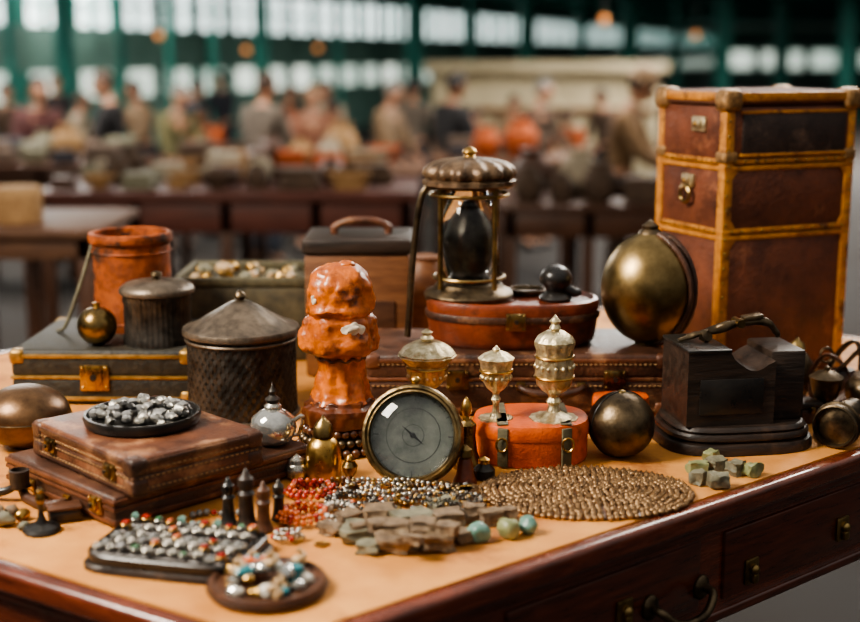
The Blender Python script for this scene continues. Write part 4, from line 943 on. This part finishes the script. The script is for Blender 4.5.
# =====================================================================
# PEOPLE
def skinmesh(V,E,Rd,root,sub=1):
    me=bpy.data.meshes.new('tmp'); me.from_pydata([tuple(v) for v in V],E,[]); o=bpy.data.objects.new('tmp',me); C.objects.link(o)
    md=o.modifiers.new('s','SKIN'); md.use_smooth_shade=True
    for i,r_ in enumerate(Rd):
        sv=me.skin_vertices[0].data[i]; sv.radius=r_ if isinstance(r_,tuple) else (r_,r_); sv.use_root=(i==root)
    if sub: ms=o.modifiers.new('u','SUBSURF'); ms.levels=sub; ms.render_levels=sub
    bpy.context.view_layer.update()
    dg=bpy.context.evaluated_depsgraph_get(); out=bpy.data.meshes.new_from_object(o.evaluated_get(dg))
    bpy.data.objects.remove(o); bpy.data.meshes.remove(me); return out
def person(px,toprow,y,face,lean,coat,trou,hair,skin,label,reach=.5,hat=None,headdown=.3):
    L=radians(lean); d=Vector((0,-sin(L),cos(L)))
    pel=Vector((0,0,.90)); wa=pel+d*.16; ch=pel+d*.36; nk=pel+d*.52; hb_=nk+Vector((0,-sin(L+headdown*.5),cos(L+headdown*.5)))*.07
    hdd=Vector((0,-sin(L*.8+headdown),cos(L*.8+headdown))); hc=hb_+hdd*.10+Vector((0,-.015,0))
    V=[pel,wa,ch,nk,hb_]; E=[(0,1),(1,2),(2,3),(3,4)]; Rd=[(.14,.11),(.125,.095),(.145,.105),(.06,.06),(.05,.05)]
    CV=[pel+Vector((0,0,-.06)),wa,ch,nk-d*.02]; CE=[(0,1),(1,2),(2,3)]; CR=[(.165,.13),(.145,.115),(.165,.125),(.075,.075)]
    TV=[pel+Vector((0,0,.04))]; TE=[]; TR=[(.155,.125)]
    hands=[]
    for s in (-1,1):
        sh=pel+d*.46+Vector((s*.175,0,0)); el=sh+Vector((s*.05,-.06-.12*reach,-.27+.03*reach)); wr=el+Vector((-s*.05,-.10-.14*reach,-.2+.2*reach)); 
        i=len(V); V+=[sh,el,wr]; E+=[(2,i),(i,i+1),(i+1,i+2)]; Rd+=[.062,.044,.03]
        i=len(CV); CV+=[sh,el,wr+(el-wr)*.12]; CE+=[(2,i),(i,i+1),(i+1,i+2)]; CR+=[.078,.06,.045]
        hands.append((el,wr,s))
        hp=Vector((s*.095,0,.86)); kn=Vector((s*.11,-.03,.48)); an=Vector((s*.11,.02,.08)); to=Vector((s*.125,-.13,.035))
        i=len(V); V+=[hp,kn,an,to]; E+=[(0,i),(i,i+1),(i+1,i+2),(i+2,i+3)]; Rd+=[.09,.06,.042,.035]
        i=len(TV); TV+=[hp,kn,an+Vector((0,0,.02))]; TE+=[(0,i),(i,i+1),(i+1,i+2)]; TR+=[.105,.078,.065]
    bm=new(); me=skinmesh(V,E,Rd,0); bm.from_mesh(me); bpy.data.meshes.remove(me)
    RX=Matrix.Rotation(L*.8+headdown,3,'X')
    def hp_(x,yy,z): return hc+RX@Vector((x,yy,z))
    ell(bm,hc,(.075,.093,.112),20,14,RX); ell(bm,hp_(0,-.045,-.055),(.048,.045,.05),14,10,RX)
    ell(bm,hp_(0,-.098,-.018),(.013,.02,.024),10,8,RX)
    for s in (-1,1): ell(bm,hp_(s*.077,.0,-.01),(.01,.02,.03),10,8,RX)
    ell(bm,hp_(0,-.088,-.058),(.024,.008,.008),10,6,RX)
    for el,wr,s in hands:
        dv=(wr-el).normalized(); pc=wr+dv*.05; rt=dv.to_track_quat('Y','Z').to_matrix()
        ell(bm,pc,(.04,.055,.016),14,8,rt)
        for k in range(4):
            ln=(.075,.085,.08,.062)[k]; o_=pc+rt@Vector(((k-1.5)*.019,.04,0)); 
            tube(bm,[o_,o_+rt@Vector((0,ln*.45,-.006)),o_+rt@Vector((0,ln*.8,-.024)),o_+rt@Vector((0,ln,-.045))],[.0095,.0088,.008,.006],6)
        o_=pc+rt@Vector((-s*.03,-.02,0)); tube(bm,[o_,o_+rt@Vector((-s*.028,.025,-.008)),o_+rt@Vector((-s*.03,.06,-.016))],[.012,.010,.007],6)
    top=max(v.co.z for v in bm.verts); zt=Z(toprow,y)+T; k_=zt/(top+.015)
    t=thing('person',label,'person',(X(px,y,.3),y,-T),face); t.scale=(k_,)*3
    bd_=part('body',bm,SK[skin],t,smooth=60)
    for s in (-1,1):
        bm=new(); ell(bm,hp_(s*.03,-.084,.012),(.011,.008,.008),10,6,RX); part('eye',bm,W['black'],bd_)
    for nm,a,m in (('coat',(CV,CE,CR),CL[coat]),('trousers',(TV,TE,TR),CL[trou])):
        me=skinmesh(*a,0); bm=new(); bm.from_mesh(me); bpy.data.meshes.remove(me); part(nm,bm,m,t,smooth=60)
    for s in (-1,1):
        bm=new(); ell(bm,(s*.118,-.04,.04),(.05,.13,.04),14,8); part('shoe',bm,W['black'],t)
    bm=new(); ell(bm,hp_(0,.016,.022),(.084,.096,.108),20,14,RX)
    cut=[v for v in bm.verts if (RX.inverted()@(v.co-hc)).y<-.055 and (RX.inverted()@(v.co-hc)).z<.06]; bmesh.ops.delete(bm,geom=cut,context='VERTS')
    part('hair',bm,HR[hair],t,smooth=60)
    if hat:
        bm=new(); lathe(bm,[(.15,0),(.15,.01),(.095,.014),(.09,.08),(.05,.105),(0,.108)],24); xf(bm,Matrix.Translation(hp_(0,.01,.05))@RX.to_4x4()); part('hat',bm,CL[hat],t)
    return t
person(37,76,10.0,.5,3,'maroon','navy','dark',0,'person in a dark maroon coat at the far left of the crowd',.2)
person(112,70,10.2,-1.6,2,'black','denim','brown',0,'person in black turned sideways right of the maroon coat',.2)
person(172,84,10.8,.8,8,'olive','brown','grey',0,'person in an olive jacket left of the taupe coat',.3)
person(214,104,11.6,-.6,16,'orange','navy','dark',1,'person in an orange top between olive and taupe figures')
person(262,72,9.9,2.6,1,'taupe','denim','brown',0,'person in a taupe coat standing upright, back turned',.1)
person(310,84,10.8,.3,7,'pink','denim','fair',0,'person in a dusty salmon top behind the goods tables',.3)
person(345,98,11.8,-.9,12,'brown','navy','dark',1,'person in a brown jacket right of the salmon top',.3)
person(385,80,11.0,1.2,4,'tan','brown','grey',0,'person in a tan jacket facing sideways in the crowd',.3)
person(450,72,10.4,2.2,2,'black','navy','dark',1,'person in a black coat in front of the kiosk left end',.1)
person(486,106,11.6,-.7,18,'rust','denim','brown',0,'person in a rust top bending before the kiosk')
person(536,78,10.9,.9,4,'brown','navy','grey',0,'person in a brown coat before the kiosk front',.3)
person(574,108,12.2,-.5,20,'orange','denim','dark',1,'person in a bright orange top bending low by the kiosk')
person(618,70,8.6,1.3,10,'camel','brown','brown',0,'person in a large camel coat nearest the tall trunk',hat='tan')
for px,r_,y,f_,l_,co,ha,lab in ((6,82,12.6,.3,2,'brown','dark','person in brown far behind the maroon coat'),(75,92,13.0,1.5,4,'cream','brown','person in cream between the maroon and black coats, further back'),(140,80,12.6,-.8,3,'tan','dark','person in tan further back between black and olive figures'),(192,78,14.0,2.2,2,'denim','dark','person in blue denim jacket far behind the olive jacket'),(286,84,14.0,1.0,2,'rust','brown','person in rust far back left of the salmon top'),(328,80,13.0,-.4,2,'cream','dark','person in cream far back right of the salmon top'),(412,78,12.8,2.8,2,'taupe','dark','person in taupe far back beside the central teal column'),(512,94,13.2,.3,3,'tan','dark','person in tan far back against the kiosk counter'),(606,88,13.2,-1.0,3,'brown','dark','person in brown far back at the kiosk right end'),(55,74,15.5,.4,1,'black','dark','small distant person in black far behind the cream coat'),(222,72,16.5,-.5,1,'navy','dark','small distant person in navy far behind the orange top')):
    person(px,r_,y,f_,l_,co,'navy',ha,0,lab,.3)
# =====================================================================
# LIGHT
w=bpy.data.worlds.new('world'); SC.world=w; w.use_nodes=True; nt=w.node_tree; N=nt.nodes; L=nt.links
bg=N['Background']; tc=N.new('ShaderNodeTexCoord'); sx=N.new('ShaderNodeSeparateXYZ'); L.new(tc.outputs['Generated'],sx.inputs[0])
cr=N.new('ShaderNodeValToRGB'); cr.color_ramp.elements[0].position=.44; cr.color_ramp.elements[0].color=(.08,.07,.06,1); cr.color_ramp.elements[1].position=.92; cr.color_ramp.elements[1].color=(.82,.80,.76,1)
mr=N.new('ShaderNodeMapRange'); mr.inputs['From Min'].default_value=-1; L.new(sx.outputs['Z'],mr.inputs['Value']); L.new(mr.outputs[0],cr.inputs['Fac']); L.new(cr.outputs[0],bg.inputs['Color']); bg.inputs['Strength'].default_value=.85
def area(name,loc,tgt,size,e,c):
    l=bpy.data.lights.new(name,'AREA'); l.energy=e; l.size=size; l.color=c; o=bpy.data.objects.new(name,l); C.objects.link(o); o.location=loc
    o.rotation_euler=(Vector(tgt)-Vector(loc)).to_track_quat('-Z','Y').to_euler(); return o
area('key_light',(-2.1,1.2,3.2),(0.15,2.1,T),1.0,205,(1,.9,.76))
area('back_light',(1.6,4.6,2.9),(0.2,2.2,T),1.2,95,(1,.93,.83))
for x_,y_ in ((-3,9),(1.5,9),(-5,13),(3,13),(-6,20),(5,20),(12,24)): area('hall_fill_light',(x_,y_,3.0),(x_,y_,0),2.0,210 if y_<15 else 1100,(1,.95,.88))  # unseen fill lamps added under the ceiling to brighten hall and crowd
# CAMERA
cd=bpy.data.cameras.new('camera'); cam=bpy.data.objects.new('camera',cd); C.objects.link(cam); cam.location=(0,0,T+H); cam.rotation_euler=(pi/2-P,0,0)
cd.sensor_width=36; cd.lens=36*F/860; cd.clip_end=300; cd.dof.use_dof=True; cd.dof.focus_distance=2.1; cd.dof.aperture_fstop=1.8
SC.camera=cam
SC.view_settings.view_transform='AgX'
try: SC.view_settings.look='AgX - Medium High Contrast'
except Exception as ex: print(ex)
